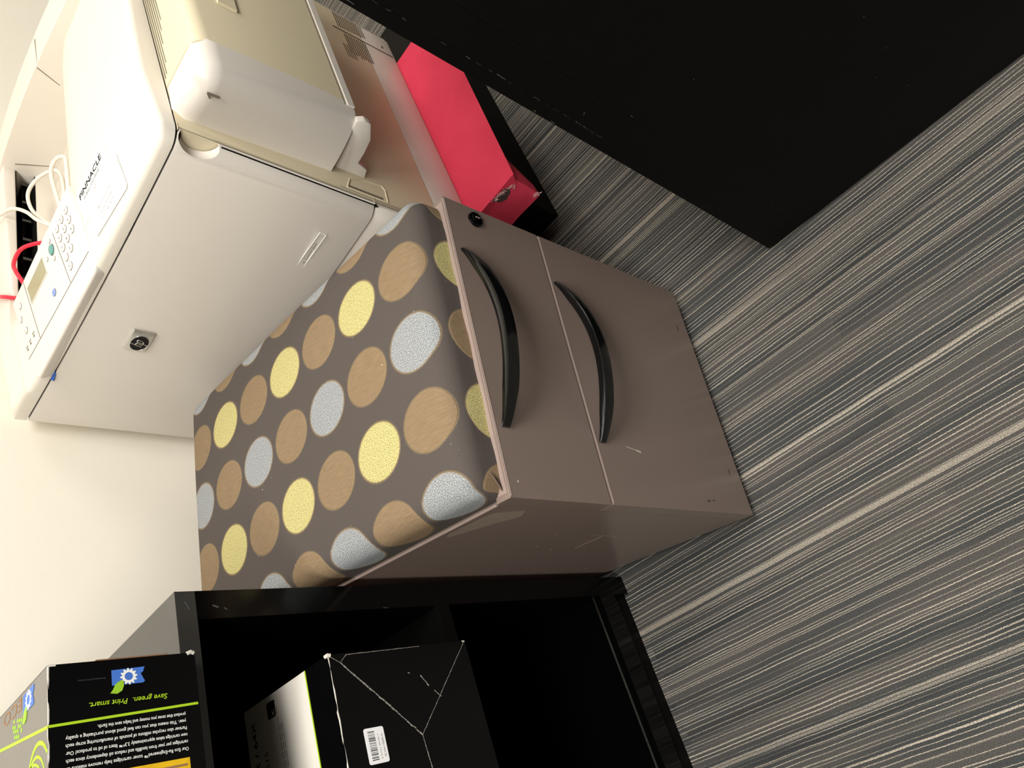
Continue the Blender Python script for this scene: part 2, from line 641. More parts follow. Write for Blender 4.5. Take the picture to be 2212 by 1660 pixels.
for k, (z0, z1, hz) in enumerate(((0.356, PH, 0.5035), (0.0268, 0.3525, 0.3405))):
    bm = bmesh.new()
    bx(bm, 0.0, PW, 0.0, 0.02, z0, z1, 0.003, 3)
    dr = finish('drawer', bm, 'paint', ped)
    bow_handle(hz, dr)
    bm = bmesh.new()
    tube(bm, [(0.002, 0.0012, z1 - 0.0016), (PW - 0.002, 0.0012, z1 - 0.0016)], 0.0017, 8)
    finish('worn_and_glint_edge', bm, 'lip', dr)  # drawer edge highlight painted as a pale strip
    if k == 0:
        bm = bmesh.new()
        bx(bm, 0.006, PW - 0.006, 0.0035, 0.0165, z1 - 0.0006, z1 + 0.0006)
        finish('top_lip', bm, 'lip', dr)
        # lock
        bm = bmesh.new()
        prof = [(0.0105, 0.0), (0.0105, -0.003), (0.0092, -0.0042), (0.0085, -0.003), (0.0076, -0.003), (0.0070, -0.0052), (0.0, -0.0062)]
        n = 28
        cx_, cz_ = 0.3622, 0.4722
        prev = None
        for r_, y_ in prof:
            ring = [bm.verts.new((cx_ + r_ * math.cos(2 * math.pi * i / n), y_, cz_ + r_ * math.sin(2 * math.pi * i / n))) for i in range(n)] if r_ > 0 else None
            if prev and ring:
                for i in range(n):
                    bm.faces.new((prev[i], prev[(i + 1) % n], ring[(i + 1) % n], ring[i]))
            elif prev:
                c_ = bm.verts.new((cx_, y_, cz_))
                for i in range(n):
                    bm.faces.new((prev[i], prev[(i + 1) % n], c_))
            prev = ring or prev
        lk = finish('lock', bm, 'black_gloss', dr)
        box_part('keyhole', cx_ - 0.0008, cx_ + 0.0008, -0.0066, -0.0055, cz_ - 0.0032, cz_ + 0.0032, 'lip', lk)

# body top lips and scuffs
bm = bmesh.new()
tube(bm, [(0.002, 0.026, 0.5135), (0.002, 0.583, 0.5135)], 0.0019, 8)
finish('side_lip', bm, 'lip', ped)  # highlight on the body's top edge, painted as a pale strip
bm = bmesh.new()
FF = frame((0, -0.0001, 0), (1, 0, 0), (0, 0, 1))
for a, b, w in (((0.0735, 0.2645), (0.0755, 0.273), 0.0022), ((0.0755, 0.273), (0.0785, 0.2935), 0.0007), ((0.017, 0.503), (0.0195, 0.5035), 0.0013)):
    seg_patch(bm, FF, a, b, w)
pieces(finish('scuff', bm, 'card_edge', ped))
bm = bmesh.new()
for pts in (((0.014, 0.140), (0.0165, 0.1365), (0.0150, 0.1335)), ((0.0165, 0.1265), (0.0168, 0.1225)), ((0.30, 0.0565), (0.309, 0.0545)), ((0.060, 0.0535), (0.068, 0.0525))):
    for a, b in zip(pts, pts[1:]):
        seg_patch(bm, FF, a, b, 0.0011)
pieces(finish('black_mark', bm, 'black_ink', ped))
bm = bmesh.new()
FL_ = frame((0.0014, 0, 0), (0, -1, 0), (0, 0, 1))
for y, z, dy, dz, w in ((0.1115, 0.2108, 0.0004, 0.007, 0.0016), (0.1553, 0.3223, 0.003, 0.0002, 0.001), (0.1654, 0.285, 0.003, 0.0002, 0.001), (0.2594, 0.1025, 0.001, 0.004, 0.0016),
                        (0.11, 0.335, 0.0025, 0.001, 0.001), (0.092, 0.262, 0.002, 0.001, 0.0008), (0.1072, 0.2413, 0.0001, 0.052, 0.0004), (0.135, 0.2413, 0.05, 0.0, 0.0005)):
    seg_patch(bm, FL_, (-y - dy / 2, z - dz / 2), (-y + dy / 2, z + dz / 2), w)
pieces(finish('scratch', bm, 'lip', ped))
bm = bmesh.new()
flat(bm, FL_, [(-0.060, 0.500), (-0.048, 0.497), (-0.036, 0.462), (-0.052, 0.452), (-0.080, 0.470), (-0.128, 0.497), (-0.118, 0.5035)], 0.00015)
finish('tape_residue', bm, None, ped)
bpy.context.scene.objects['tape_residue'].data.materials.append(plain('tape_residue_film', rgb(140, 124, 112), 0.6, 0.3, mottle=0.08, mscale=120))


def cushion():
    bm = bmesh.new()
    X0, X1, Y0, Y1 = 0.004, PW - 0.003, 0.0085, 0.605
    zt, zb, r = 0.5625, 0.5165, 0.021
    side = zt - zb - r

    def prof(t, a, b):
        # t: fabric coordinate, returns position and drop
        L = r * math.pi / 2
        if t < a + r:
            q = a + r - t
            if q <= L:
                an = q / r
                return a + r - r * math.sin(an), r * (1 - math.cos(an))
            return a, r + (q - L)
        if t > b - r:
            q = t - (b - r)
            if q <= L:
                an = q / r
                return b - r + r * math.sin(an), r * (1 - math.cos(an))
            return b, r + (q - L)
        return t, 0.0

    def ts(a, b, n):
        L = r * math.pi / 2
        out = [a + r - L - side, a + r - L - side * 0.5]
        out += [a + r - L * k / 8 for k in range(8, 0, -1)]
        out += [a + r + (b - a - 2 * r) * k / n for k in range(n + 1)]
        out += [b - r + L * k / 8 for k in range(1, 9)]
        out += [b - r + L + side * 0.5, b - r + L + side]
        return out

    TX, TY = ts(X0, X1, 26), ts(Y0, Y1, 40)
    H = zt - zb
    grid = []
    uvs = {}
    rnd = random.Random(3)
    for j, tv in enumerate(TY):
        row = []
        for i, tu in enumerate(TX):
            x, dx = prof(tu, X0, X1)
            y, dy = prof(tv, Y0, Y1)
            a, b = min(1, dx / H), min(1, dy / H)
            z = zb + H * (1 - a) * (1 - b)
            # round the plan corners and keep them gathered
            ex, ey = min(x - X0, X1 - x), min(y - Y0, Y1 - y)
            rc = 0.020
            if ex < rc and ey < rc:
                vx, vy = rc - ex, rc - ey
                m_ = max(vx, vy)
                d = math.hypot(vx, vy)
                if d > 1e-9:
                    k = m_ / d
                    sx = 1 if x - X0 < X1 - x else -1
                    sy = 1 if y - Y0 < Y1 - y else -1
                    x += sx * vx * (1 - k)
                    y += sy * vy * (1 - k)
            cxn, cyn = (2 * (x - X0) / (X1 - X0) - 1), (2 * (y - Y0) / (Y1 - Y0) - 1)
            z += 0.006 * (1 - cxn ** 4) * (1 - cyn ** 6) * (1 - a) * (1 - b)
            z += 0.0007 * math.sin(17 * x + 4) * math.sin(13 * y + 1) * (1 - a) * (1 - b)
            if a + b > 0.5:
                z += 0.0
                wv = 0.0009 * math.sin(90 * (x + y)) * min(1, a + b)
                if y < Y0 + 0.004:
                    y += wv
            v_ = bm.verts.new((x, y, z))
            uvs[v_] = (tu, tv)
            row.append(v_)
        grid.append(row)
    uvl = bm.loops.layers.uv.new('UVMap')
    for j in range(len(TY) - 1):
        for i in range(len(TX) - 1):
            try:
                f = bm.faces.new((grid[j][i], grid[j][i + 1], grid[j + 1][i + 1], grid[j + 1][i]))
            except ValueError:
                continue
            for lp in f.loops:
                lp[uvl].uv = uvs[lp.vert]
    # underside
    rim = grid[0][:] + [r_[-1] for r_ in grid[1:]] + grid[-1][-2::-1] + [r_[0] for r_ in grid[-2:0:-1]]
    f = bm.faces.new(rim[::-1])
    for lp in f.loops:
        lp[uvl].uv = (0.047, 0.09)
    o = finish('cushion', bm, 'dots', ped, smooth=70, recalc=False, label='polka-dot seat cushion in brown, yellow and silver')
    # fabric folds tucked under at the front left corner
    bm = bmesh.new()
    for k in range(3):
        tube(bm, spline([(0.0085 + 0.002 * k, 0.0095 - 0.0012 * k, 0.5172 + 0.003 * k), (0.018 + 0.002 * k, 0.0088 - 0.001 * k, 0.5215 + 0.004 * k), (0.031, 0.0098, 0.522 + 0.005 * k)], 5), 0.0011, 6)
    finish('corner_fold', bm, None, o)
    bpy.data.objects['corner_fold'].data.materials.append(plain('fold_fabric', rgb(104, 88, 76), 0.9, 0.1))


cushion()

# ------------------------------------------------------------------ low black bookcase
SH = R(8.04)
shelf = empty('low_bookcase', (-0.0085, 0.2735, 0), SH, 'low glossy black open bookcase against the wall, left of the dotted pedestal', 'bookcase')
SW, SD, SHH = 0.80, 0.395, 0.7375
t = 0.030
for x0, x1 in ((-t - 0.001, 0.001 - 0.002), (-SW, -SW + t)):
    box_part('side_panel', x0, x1, 0.0, SD, 0.0, SHH - 0.0205, 'black_gloss', shelf, 0.0015)
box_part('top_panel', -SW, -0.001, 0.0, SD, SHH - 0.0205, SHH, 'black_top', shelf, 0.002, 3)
box_part('back_panel', -SW + t, -t, SD - 0.012, SD - 0.002, 0.03, SHH - 0.02, 'black_wood', shelf)
box_part('shelf_board', -SW + t, -t - 0.001, 0.0, SD - 0.014, 0.387, 0.4065, 'black_wood', shelf, 0.0012)
bm = bmesh.new()
bx(bm, -SW + t, -t - 0.001, 0.001, 0.018, 0.036, 0.0735, 0.0022, 3)
finish('bottom_rail', bm, 'black_gloss', shelf)
bm = bmesh.new()
tube(bm, [(-SW + t, 0.003, 0.0385), (-t - 0.001, 0.003, 0.0385)], 0.0018, 8)
tube(bm, [(-SW + t, 0.0045, 0.0325), (-t - 0.001, 0.0045, 0.0325)], 0.0013, 8)
tube(bm, [(-SW + t, 0.010, 0.0795), (-t - 0.001, 0.010, 0.0795)], 0.0022, 8)
pieces(finish('rail_bead', bm, 'bead', shelf))
box_part('bottom_board', -SW + t, -t - 0.001, 0.013, SD - 0.014, 0.0735, 0.079, 'black_gloss', shelf, 0.001)
box_part('plinth', -SW + t, -t - 0.001, 0.008, 0.022, 0.0, 0.036, 'black_wood', shelf)
bm = bmesh.new()
FS = frame((0, -0.0001, 0), (1, 0, 0), (0, 0, 1))
for a, b, w in (((-0.012, 0.728), (-0.020, 0.724), 0.0015), ((-0.017, 0.7), (-0.0195, 0.694), 0.0016), ((-0.0200, 0.688), (-0.0225, 0.685), 0.001), ((-0.030, 0.49), (-0.0305, 0.484), 0.0008)):
    seg_patch(bm, FS, a, b, w)
pieces(finish('scuff', bm, 'grey_ink', shelf))

# ------------------------------------------------------------------ sheet of cardboard in the gap
bm = bmesh.new()
bx(bm, -0.0011, 0.0011, 0.0, 0.225, 0.0, 0.53)
sh = finish('cardboard_sheet', bm, 'orange_card')
sh.location = (-0.0065, 0.292, 0)
sh.rotation_euler = (0, 0, R(2.0))
tag(sh, 'orange-brown cardboard sheet slid between the black bookcase and the dotted pedestal', 'cardboard')


# ------------------------------------------------------------------ cartons
def gear_leaf(parent, F, w, h):
    """blue map-shaped patch with a white gear ring and a green leaf"""
    lg = None
    bm = bmesh.new()
    P = [(0, 0), (1, 0.05), (1, 1), (0.08, 1), (0.02, 0.9), (0.07, 0.72), (0.10, 0.55), (0.14, 0.42), (0.05, 0.27), (0.04, 0.14)]
    flat(bm, F, [(p[0] * w, p[1] * h) for p in P], 0.00025)
    lg = finish('logo', bm, 'blue_ink', parent, smooth=0)
    bm = bmesh.new()
    gx, gy, r1, r0, rt = 0.50 * w, 0.52 * h, 0.40 * h, 0.25 * h, 0.52 * h
    n = 12
    outer, inner = [], []
    for k in range(n * 4):
        a = 2 * math.pi * k / (n * 4)
        rr = rt if k % 4 in (0, 1) else r1
        outer.append((gx + rr * math.cos(a), gy + rr * math.sin(a)))
        inner.append((gx + r0 * math.cos(a), gy + r0 * math.sin(a)))
    vo = [bm.verts.new(F @ Vector((p[0], p[1], 0.0004))) for p in outer]
    vi = [bm.verts.new(F @ Vector((p[0], p[1], 0.0004))) for p in inner]
    for k in range(n * 4):
        j = (k + 1) % (n * 4)
        bm.faces.new((vo[k], vo[j], vi[j], vi[k]))
    finish('gear', bm, 'white_ink', lg, smooth=0)
    bm = bmesh.new()
    L = [(0.67, 0.77), (0.74, 0.72), (0.90, 0.92), (0.98, 1.24), (1.06, 1.45), (0.86, 1.52), (0.72, 1.36), (0.66, 1.05)]
    flat(bm, F, [(p[0] * w, p[1] * h) for p in L], 0.0006)
    finish('leaf', bm, 'leaf', lg, smooth=0)
    return lg


BX = R(7.5)
bw, bd, bh = 0.36, 0.385, 0.1225
tb = empty('toner_carton', (-0.0775, 0.2334, 0.7377), BX, 'black and lime toner carton lying on top of the bookcase, reading Save green', 'carton')
box_part('carton', -bw, 0, 0, bd, 0, bh, 'black_card', tb, 0.0012)
bm = bmesh.new()
tube(bm, [(-bw, 0.0006, bh - 0.0006)] + [(-bw + bw * k / 40, 0.0006 + 0.0004 * random.uniform(-1, 1), bh - 0.0006 + 0.0004 * random.uniform(-1, 1)) for k in range(1, 40)] + [(-0.001, 0.0006, bh - 0.0006)], 0.0011, 6, rr=[0.0005 + 0.0005 * random.random() for _ in range(41)])
tube(bm, [(-0.0006, 0.0005, bh), (-0.0006, 0.0005, bh - 0.006)], 0.0011, 6)
tube(bm, [(-0.0006, 0.0005, 0.007), (0.0006, 0.0, 0.0035), (-0.0006, 0.0005, 0.0008)], 0.002, 7)
pieces(finish('worn_and_glint_edge', bm, 'card_edge', tb))
bm = bmesh.new()
bx(bm, 0.0004, 0.0024, 0.004, 0.30, 0.022, 0.084)
finish('end_flap', bm, 'brown_card', tb, label='raw brown cardboard flap')

UP, LF, RT, BK = (0, 0, 1), (-1, 0, 0), (1, 0, 0), (0, 1, 0)
# print on the carton front runs upwards with its top towards the left
FO = lambda z, sl, e=0.0003: (-sl, -e, z)
gear_leaf(tb, frame(FO(0.0457, 0.0088), UP, LF), 0.0278, 0.0138)
text_part('slogan', 'Save green.  Print smart.', 0.0640, 'lime', tb, FO(0.0280, 0.0345), UP, LF, shear=0.22, height=0.0064, bold=0.008)
text_part('small_print', 'Remanufactured in America', 0.0215, 'grey_ink', tb, FO(0.0785, 0.0148), UP, LF, height=0.0020)
LINES = ['Our Eco Re-Engineered\u2122 toner cartridges help remove millions of', 'cartridges per year from landfills and reduce oil dependency since each',
         'new cartridge takes approximately 3.3*\u2122 liters of oil to produce! Our', 'Partner also recycles millions of pounds of manufacturing scrap each',
         'year. This means that you can feel good about purchasing a quality', 'product that saves you money and helps save the Earth.']
for k, ln in enumerate(LINES):
    wd = 0.0725 if k == 5 else 0.0965
    text_part('text_line', ln, wd, 'white_ink', tb, FO(0.0138, 0.0820 - 0.0058 * k), UP, LF, height=0.0041, bold=0.012)
bm = bmesh.new()
FP = frame(FO(0, 0, 0.0), UP, LF)
seg_patch(bm, FP, (0.0015, 0.0462), (bh - 0.0005, 0.0490), 0.0021, 0.0004)
FT = frame((0, 0, bh), BK, LF)
seg_patch(bm, FT, (0.0, 0.0492), (0.20, 0.0200), 0.0026, 0.0004)
finish('lime_rule', bm, 'lime', tb, smooth=0)
bm = bmesh.new()
flat(bm, FP, [(0.0135, 0.0905), (0.110, 0.0905), (0.110, 0.16), (0.0135, 0.16)], 0.0003)
ph = finish('photo_panel', bm, 'yellow_ink', tb, smooth=0, label='yellow printed panel')
bm = bmesh.new()
for k in range(5):
    seg_patch(bm, FP, (0.016 + 0.004 * k, 0.096 + 0.004 * k), (0.09 - 0.005 * k, 0.0965 + 0.0055 * k), 0.0018, 0.0005)
finish('straw_strokes', bm, 'brown_card', ph, smooth=0)
bm = bmesh.new()
for c0, c1, ra, wd in ((-0.004, 0.085, 0.030, 0.0035), (0.002, 0.090, 0.026, 0.0026), (-0.002, 0.098, 0.023, 0.0040), (0.010, 0.100, 0.032, 0.0022)):
    pr = None
    for k in range(15):
        a = R(-78 + 12 * k)
        q = (c0 + ra * math.sin(a) * 0.9 + 0.028, c1 - ra * math.cos(a))
        if q[0] > 0.001 and pr:
            seg_patch(bm, FT, pr, q, wd * (0.35 + 0.65 * abs(math.sin(math.pi * k / 14))), 0.0004)
        pr = q if q[0] > 0.001 else None
finish('swirl', bm, 'lime', tb, smooth=0)
bm = bmesh.new()
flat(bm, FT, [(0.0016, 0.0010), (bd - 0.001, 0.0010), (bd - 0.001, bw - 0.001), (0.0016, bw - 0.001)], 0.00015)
finish('top_glare', bm, 'painted_glare', tb, smooth=0, label='grey patch painting the glare on the black carton top')  # reflection on the carton top, put into a grey patch
gear_leaf(tb, frame((-0.0035, 0.0330, bh + 0.0003), BK, LF), 0.0295, 0.0165)
text_part('title', 'ECO', 0.052, 'brown_card', tb, (-0.003, 0.068, bh + 0.0002), BK, LF, height=0.016)
bm = bmesh.new()
for i in range(5):
    for j in range(4):
        if (i + j) % 4 != 3:
            flat(bm, FT, ell(0.068 + 0.0052 * i + 0.0026 * (j % 2), 0.0225 + 0.0042 * j - 0.0012 * i, 0.0021, 0.0019, 6), 0.0004)
finish('honeycomb', bm, 'leaf', tb, smooth=0)

# carton on the shelf board
cw, cd_, ch = 0.34, 0.36, 0.1925
lb = empty('toner_carton', (-0.0927, 0.2304, 0.4068), R(7.3), 'black toner carton with barcode sticker, standing inside the bookcase on its middle shelf', 'carton')
box_part('carton', -cw, 0, 0, cd_, 0, ch, 'black_card', lb, 0.001)
bm = bmesh.new()
n = 46
tube(bm, [(-cw * k / n, 0.0004 + 0.0003 * random.uniform(-1, 1), ch - 0.0006 + 0.0004 * random.uniform(-1, 1)) for k in range(n + 1)], 0.001, 6, rr=[0.0004 + 0.0006 * random.random() for _ in range(n + 1)])
tube(bm, [(-0.0012, 0.0, ch - 0.0035), (-0.0004, 0.0004, ch - 0.0008), (-0.0010, 0.004, ch + 0.0002)], 0.0022, 8)
tube(bm, [(-0.0006, 0.0004, 0.0005), (-0.0004, 0.0004, 0.004)], 0.0011, 6)
pieces(finish('worn_and_glint_edge', bm, 'card_edge', lb))
bm = bmesh.new()
FB = frame((0, 0, 0), RT, UP)       # x right, z up on the front; normal faces the room


def worn_line(bm, a, b, w0, n):
    a, b = Vector(a), Vector(b)
    d = (b - a)
    for k in range(n):
        p, q = a + d * (k / n), a + d * ((k + 0.86) / n)
        j = Vector((random.uniform(-1, 1), random.uniform(-1, 1))) * w0 * 0.25
        seg_patch(bm, FB, p + j, q + j, w0 * random.uniform(0.5, 1.2), 0.0003)


worn_line(bm, (-0.0096, 0.1785), (-0.0953, 0.0942), 0.0014, 26)
worn_line(bm, (-0.0953, 0.0942), (-0.0005, 0.0010), 0.0006, 34)
worn_line(bm, (-0.0953, 0.0942), (-0.150, 0.0905), 0.0008, 16)
worn_line(bm, (-0.0010, 0.1915), (-0.0096, 0.1785), 0.0005, 5)
worn_line(bm, (-0.0096, 0.1785), (-0.0020, 0.1700), 0.0005, 4)
worn_line(bm, (-0.0018, 0.1700), (-0.0010, 0.0700), 0.0005, 30)
worn_line(bm, (-0.046, 0.0700), (-0.033, 0.0790), 0.0012, 4)
worn_line(bm, (-0.052, 0.0640), (-0.060, 0.0560), 0.0009, 3)
worn_line(bm, (-0.029, 0.0950), (-0.030, 0.0920), 0.0010, 2)
finish('crease', bm, 'crease', lb, smooth=0, label='worn white creases of the tucked end flap')
bm = bmesh.new()
ST = frame((-0.0791, -0.0003, 0.1429), LF, UP)
STF = frame((-0.1139, -0.0003, 0.1429), RT, UP)
flat(bm, STF, rrect(0, 0.0348, 0, 0.0243, 0.0022), 0.0003)
stk = finish('barcode_sticker', bm, 'paper', lb, smooth=0)
bm = bmesh.new()
xx = 0.0035
rnd = random.Random(11)
STB = frame((-0.1139, -0.0006, 0.1429), RT, UP)
while xx < 0.0305:
    w_ = rnd.choice((0.0003, 0.0003, 0.0005, 0.0008))
    flat(bm, STB, [(xx, 0.0120), (xx + w_, 0.0120), (xx + w_, 0.0202), (xx, 0.0202)], 0.0001)
    xx += w_ + rnd.choice((0.0004, 0.0005, 0.0008, 0.0011))
finish('barcode', bm, 'black_ink', stk, smooth=0)
text_part('digits', '52 HH-1005R-A', 0.022, 'faded_ink', stk, (-0.1085, -0.0007, 0.1455), RT, UP, height=0.0032)
text_part('digits', '6 91151 00195 7', 0.024, 'faded_ink', stk, (-0.1100, -0.0007, 0.1505), RT, UP, height=0.0022)

FU = frame((0, 0, ch), RT, BK)
bm = bmesh.new()
flat(bm, FU, [(-0.30, 0.0475), (-0.0003, 0.0475), (-0.0003, 0.1885), (-0.30, 0.1885)], 0.0003)
lab = finish('top_label', bm, 'label_paper', lb, smooth=0)
bm = bmesh.new()
seg_patch(bm, FU, (-0.30, 0.0468), (-0.0003, 0.0468), 0.0016, 0.0004)
finish('lime_rule', bm, 'lime', lab, smooth=0)
bm = bmesh.new()
flat(bm, FU, rrect(-0.0250, -0.0071, 0.1175, 0.1355, 0.002), 0.0005)
kb = finish('colour_square', bm, 'black_ink', lab, smooth=0)
text_part('letter', 'K', 0.0060, 'label_paper', kb, (-0.0225, 0.1195, ch + 0.0005), RT, BK, height=0.0095)
text_part('part_number', 'CC364X / 64X', 0.105, 'black_ink', lab, (-0.1215, 0.1665, ch + 0.0004), RT, BK, height=0.0125, bold=0.02)
text_part('part_number', '4015 / 4515', 0.060, 'black_ink', lab, (-0.1150, 0.1465, ch + 0.0004), RT, BK, height=0.0095, bold=0.01)
bm = bmesh.new()
for k in range(3):
    for q in range(9):
        if k == 0 or q < 7:
            seg_patch(bm, FU, (-0.100 + 0.0095 * q, 0.1155 - 0.0042 * k), (-0.0925 + 0.0095 * q, 0.1155 - 0.0042 * k), 0.0013, 0.0004)
finish('fine_print', bm, 'faded_ink', lab, smooth=0)

# ------------------------------------------------------------------ black cabinet on the right
cab = empty('storage_cabinet', (0.3655, -0.1645, 0), R(6.9), 'tall matt black cabinet standing on the carpet in front of the printer', 'cabinet')
CD, CW_, CH = 0.80, 0.46, 1.12
box_part('carcass', 0.0022, CW_, -CD, -0.0004, 0.012, CH, 'black_wood', cab, 0.002)
for nm, y0, y1, z0, z1 in (('edge_strip', -0.0151, 0.0, 0.010, CH - 0.002), ('stile', -0.0509, -0.0154, 0.010, 0.4788), ('stile', -0.0509, -0.0154, 0.4792, CH - 0.002), ('side_panel', -CD, -0.0512, 0.010, CH - 0.002)):
    box_part(nm, 0.0, 0.004, y0, y1, z0, z1, 'black_wood', cab, 0.0012)
box_part('plinth', 0.004, CW_, -CD + 0.01, -0.004, 0.0, 0.014, 'black_plastic', cab)
bm = bmesh.new()
FC = frame((-0.0001, 0, 0), (0, -1, 0), UP)
rnd = random.Random(5)
for k in range(34):
    z = rnd.choice((rnd.uniform(0.40, 0.66), rnd.uniform(0.45, 0.76)))
    seg_patch(bm, FC, (0.0148 + rnd.uniform(-0.0006, 0.0006), z), (0.0148 + rnd.uniform(-0.0006, 0.0006), z + rnd.uniform(0.001, 0.006)), rnd.uniform(0.0002, 0.0005))
for y, z, dz in ((0.0035, 0.757, 0.008), (0.0145, 0.634, 0.005), (0.0150, 0.587, 0.012), (0.028, 0.478, 0.002), (0.026, 0.4775, 0.0015), (0.0526, 0.4222, 0.003), (0.0152, 0.477, 0.002), (0.002, 0.53, 0.004), (0.001, 0.50, 0.006)):
    seg_patch(bm, FC, (y, z), (y + 0.0004, z + dz), 0.0009)
for k in range(14):
    y, z = rnd.uniform(0.06, 0.5), rnd.uniform(0.05, 0.6)
    seg_patch(bm, FC, (y, z), (y + 0.0015, z + 0.001), 0.0006)
pieces(finish('scuff', bm, 'grey_ink', cab, smooth=0))

# ------------------------------------------------------------------ low stool with red pad under the printer
PO, PYAW = (0.5, 0.169), R(11.17)
ott = empty('padded_stool', (PO[0], PO[1], 0), PYAW, 'low black stool with a torn red fabric seat pad, under the printer', 'stool')
box_part('base', 0.183, 0.76, -0.018, 0.43, 0.0, 0.2005, 'gap', ott, 0.004)  # black base, lengthened rearward to stand in for shade behind the pad
bm = bmesh.new()
X0, X1, Y0, Y1, Z0, Z1 = 0.066, 0.532, -0.118, 0.46, 0.199, 0.2652
hexa(bm, [(X0 + 0.002, Y0 + 0.056, Z0), (X1 - 0.004, Y0 + 0.056, Z0), (X1 - 0.004, Y1 - 0.01, Z0), (X0 + 0.002, Y1 - 0.01, Z0),
          (X0 - 0.002, Y0 + 0.008, Z1), (X1, Y0 - 0.006, Z1), (X1, Y1, Z1), (X0 - 0.002, Y1, Z1)], 0.018, 5)
bmesh.ops.subdivide_edges(bm, edges=[e for e in bm.edges if e.calc_length() > 0.05], cuts=9, use_grid_fill=True)
for v in bm.verts:
    if v.co.z < 0.25:
        w = 0.0015 * math.sin(61 * v.co.x + 2) + 0.001 * math.sin(140 * v.co.x + 90 * v.co.z)
        if v.co.y < 0.1:
            v.co.y += w
        if v.co.x < 0.09:
            v.co.x += 0.0018 * math.sin(75 * v.co.y + 1) * math.cos(60 * v.co.z)
pad = finish('seat_pad', bm, 'red', ott, smooth=60)
bm = bmesh.new()
S = [[(0.150, -0.100, 0.2550), (0.146, -0.093, 0.236), (0.142, -0.088, 0.224)],
     [(0.118, -0.1015, 0.2570), (0.113, -0.098, 0.228), (0.110, -0.0935, 0.207)],
     [(0.090, -0.1000, 0.2575), (0.087, -0.1005, 0.224), (0.083, -0.0975, 0.199)],
     [(0.071, -0.0985, 0.2570), (0.067, -0.0990, 0.224), (0.063, -0.0965, 0.193)],
     [(0.0665, -0.089, 0.2550), (0.0615, -0.086, 0.222), (0.0620, -0.082, 0.1945)],
     [(0.0660, -0.055, 0.2520), (0.0640, -0.052, 0.222), (0.0625, -0.050, 0.1965)],
     [(0.0660, 0.010, 0.2510), (0.0632, 0.010, 0.222), (0.0625, 0.010, 0.1960)]]
vv = [[bm.verts.new(p) for p in r_] for r_ in S]
for a, b in zip(vv, vv[1:]):
    for k in range(2):
        bm.faces.new((a[k], a[k + 1], b[k + 1], b[k]))
bmesh.ops.subdivide_edges(bm, edges=bm.edges[:], cuts=3, use_grid_fill=True, smooth=0.6)
bmesh.ops.solidify(bm, geom=bm.faces[:], thickness=0.0012)
finish('hem_flap', bm, 'red', pad, smooth=60, label='loose red fabric flap at the torn corner')
bm = bmesh.new()
FH = frame((0.0625, 0, 0), (0, -1, 0), (0.012, 0, 1))
flat(bm, FH, [(0.050, 0.262), (0.066, 0.262), (0.080, 0.259), (0.086, 0.252), (0.078, 0.244), (0.066, 0.240), (0.056, 0.246)], 0.0016)
hl = finish('tear', bm, 'hole', pad, smooth=0)
rnd = random.Random(9)
for k in range(80):
    a = rnd.random()
    if k < 55:
        p = Vector((0.0610 + 0.004 * rnd.random(), -0.055 - 0.040 * a, 0.2625 - 0.012 * a * a))
    else:
        p = Vector((0.0605, -0.094 - 0.008 * rnd.random(), 0.196 + 0.010 * rnd.random()))
    q = p + Vector((-0.004 * rnd.random(), rnd.uniform(-0.006, 0.006), rnd.uniform(-0.004, 0.004)))
    m_ = (p + q) / 2 + Vector((-0.0015, rnd.uniform(-0.002, 0.002), rnd.uniform(-0.002, 0.002)))
    bm = bmesh.new()
    tube(bm, [p, m_, q], 0.00028, 4)
    finish('frayed_fibre', bm, 'fuzz', hl, smooth=0)

# ------------------------------------------------------------------ printer
PZ = 0.2655
prn = empty('laser_printer', (PO[0], PO[1], PZ), PYAW, 'large off-white office laser printer standing on the red-padded stool', 'printer')


def pz(z):
    return z - PZ


PXZ = lambda p, q, h: (p, h, q - PZ)
PYZ = lambda p, q, h: (h, p, q - PZ)
PW_, PD_ = 0.573, 0.612


def xf(y, bow=0.011):
    b = -0.002 - bow * max(0.0, 1 - ((y - 0.30) / 0.30) ** 2)
    r = 0.022
    if y < r:
        b += r - math.sqrt(max(0, r * r - (r - y) ** 2))
    return b


def plan(y0, y1, xb, n=26, off=0.0):
    ys = [y0 + 0.03 * (1 - math.cos(math.pi / 2 * k / 8)) for k in range(8)] + [y0 + 0.03 + (y1 - y0 - 0.03) * k / n for k in range(n + 1)]
    return [(xf(y) + off, y) for y in ys] + [(xb, y1), (xb, y0)]


# chassis: body with a raised rim that carries the cover, open under the output bin
bm = bmesh.new()
sl_ = lambda x: 0.7570 + 0.0501 * (x - 0.014)
xs_, ys_ = [0.014, 0.060, 0.602], [0.0, 0.110, PW_]
top_ = lambda x, y: sl_(x) if (y < 0.05 or x < 0.03) else 0.700
hexa(bm, [(0.014, 0, pz(0.345)), (0.602, 0, pz(0.345)), (0.602, PW_, pz(0.345)), (0.014, PW_, pz(0.345)), (0.014, 0, pz(0.700)), (0.602, 0, pz(0.700)), (0.602, PW_, pz(0.700)), (0.014, PW_, pz(0.700))])
hexa(bm, [(0.014, 0, pz(0.700)), (0.602, 0, pz(0.700)), (0.602, 0.11, pz(0.700)), (0.014, 0.11, pz(0.700)), (0.014, 0, pz(sl_(0.014))), (0.602, 0, pz(sl_(0.602))), (0.602, 0.11, pz(sl_(0.602))), (0.014, 0.11, pz(sl_(0.014)))])
hexa(bm, [(0.014, 0.11, pz(0.700)), (0.06, 0.11, pz(0.700)), (0.06, PW_, pz(0.700)), (0.014, PW_, pz(0.700)), (0.014, 0.11, pz(sl_(0.014))), (0.06, 0.11, pz(sl_(0.06))), (0.06, PW_, pz(sl_(0.06))), (0.014, PW_, pz(sl_(0.014)))])
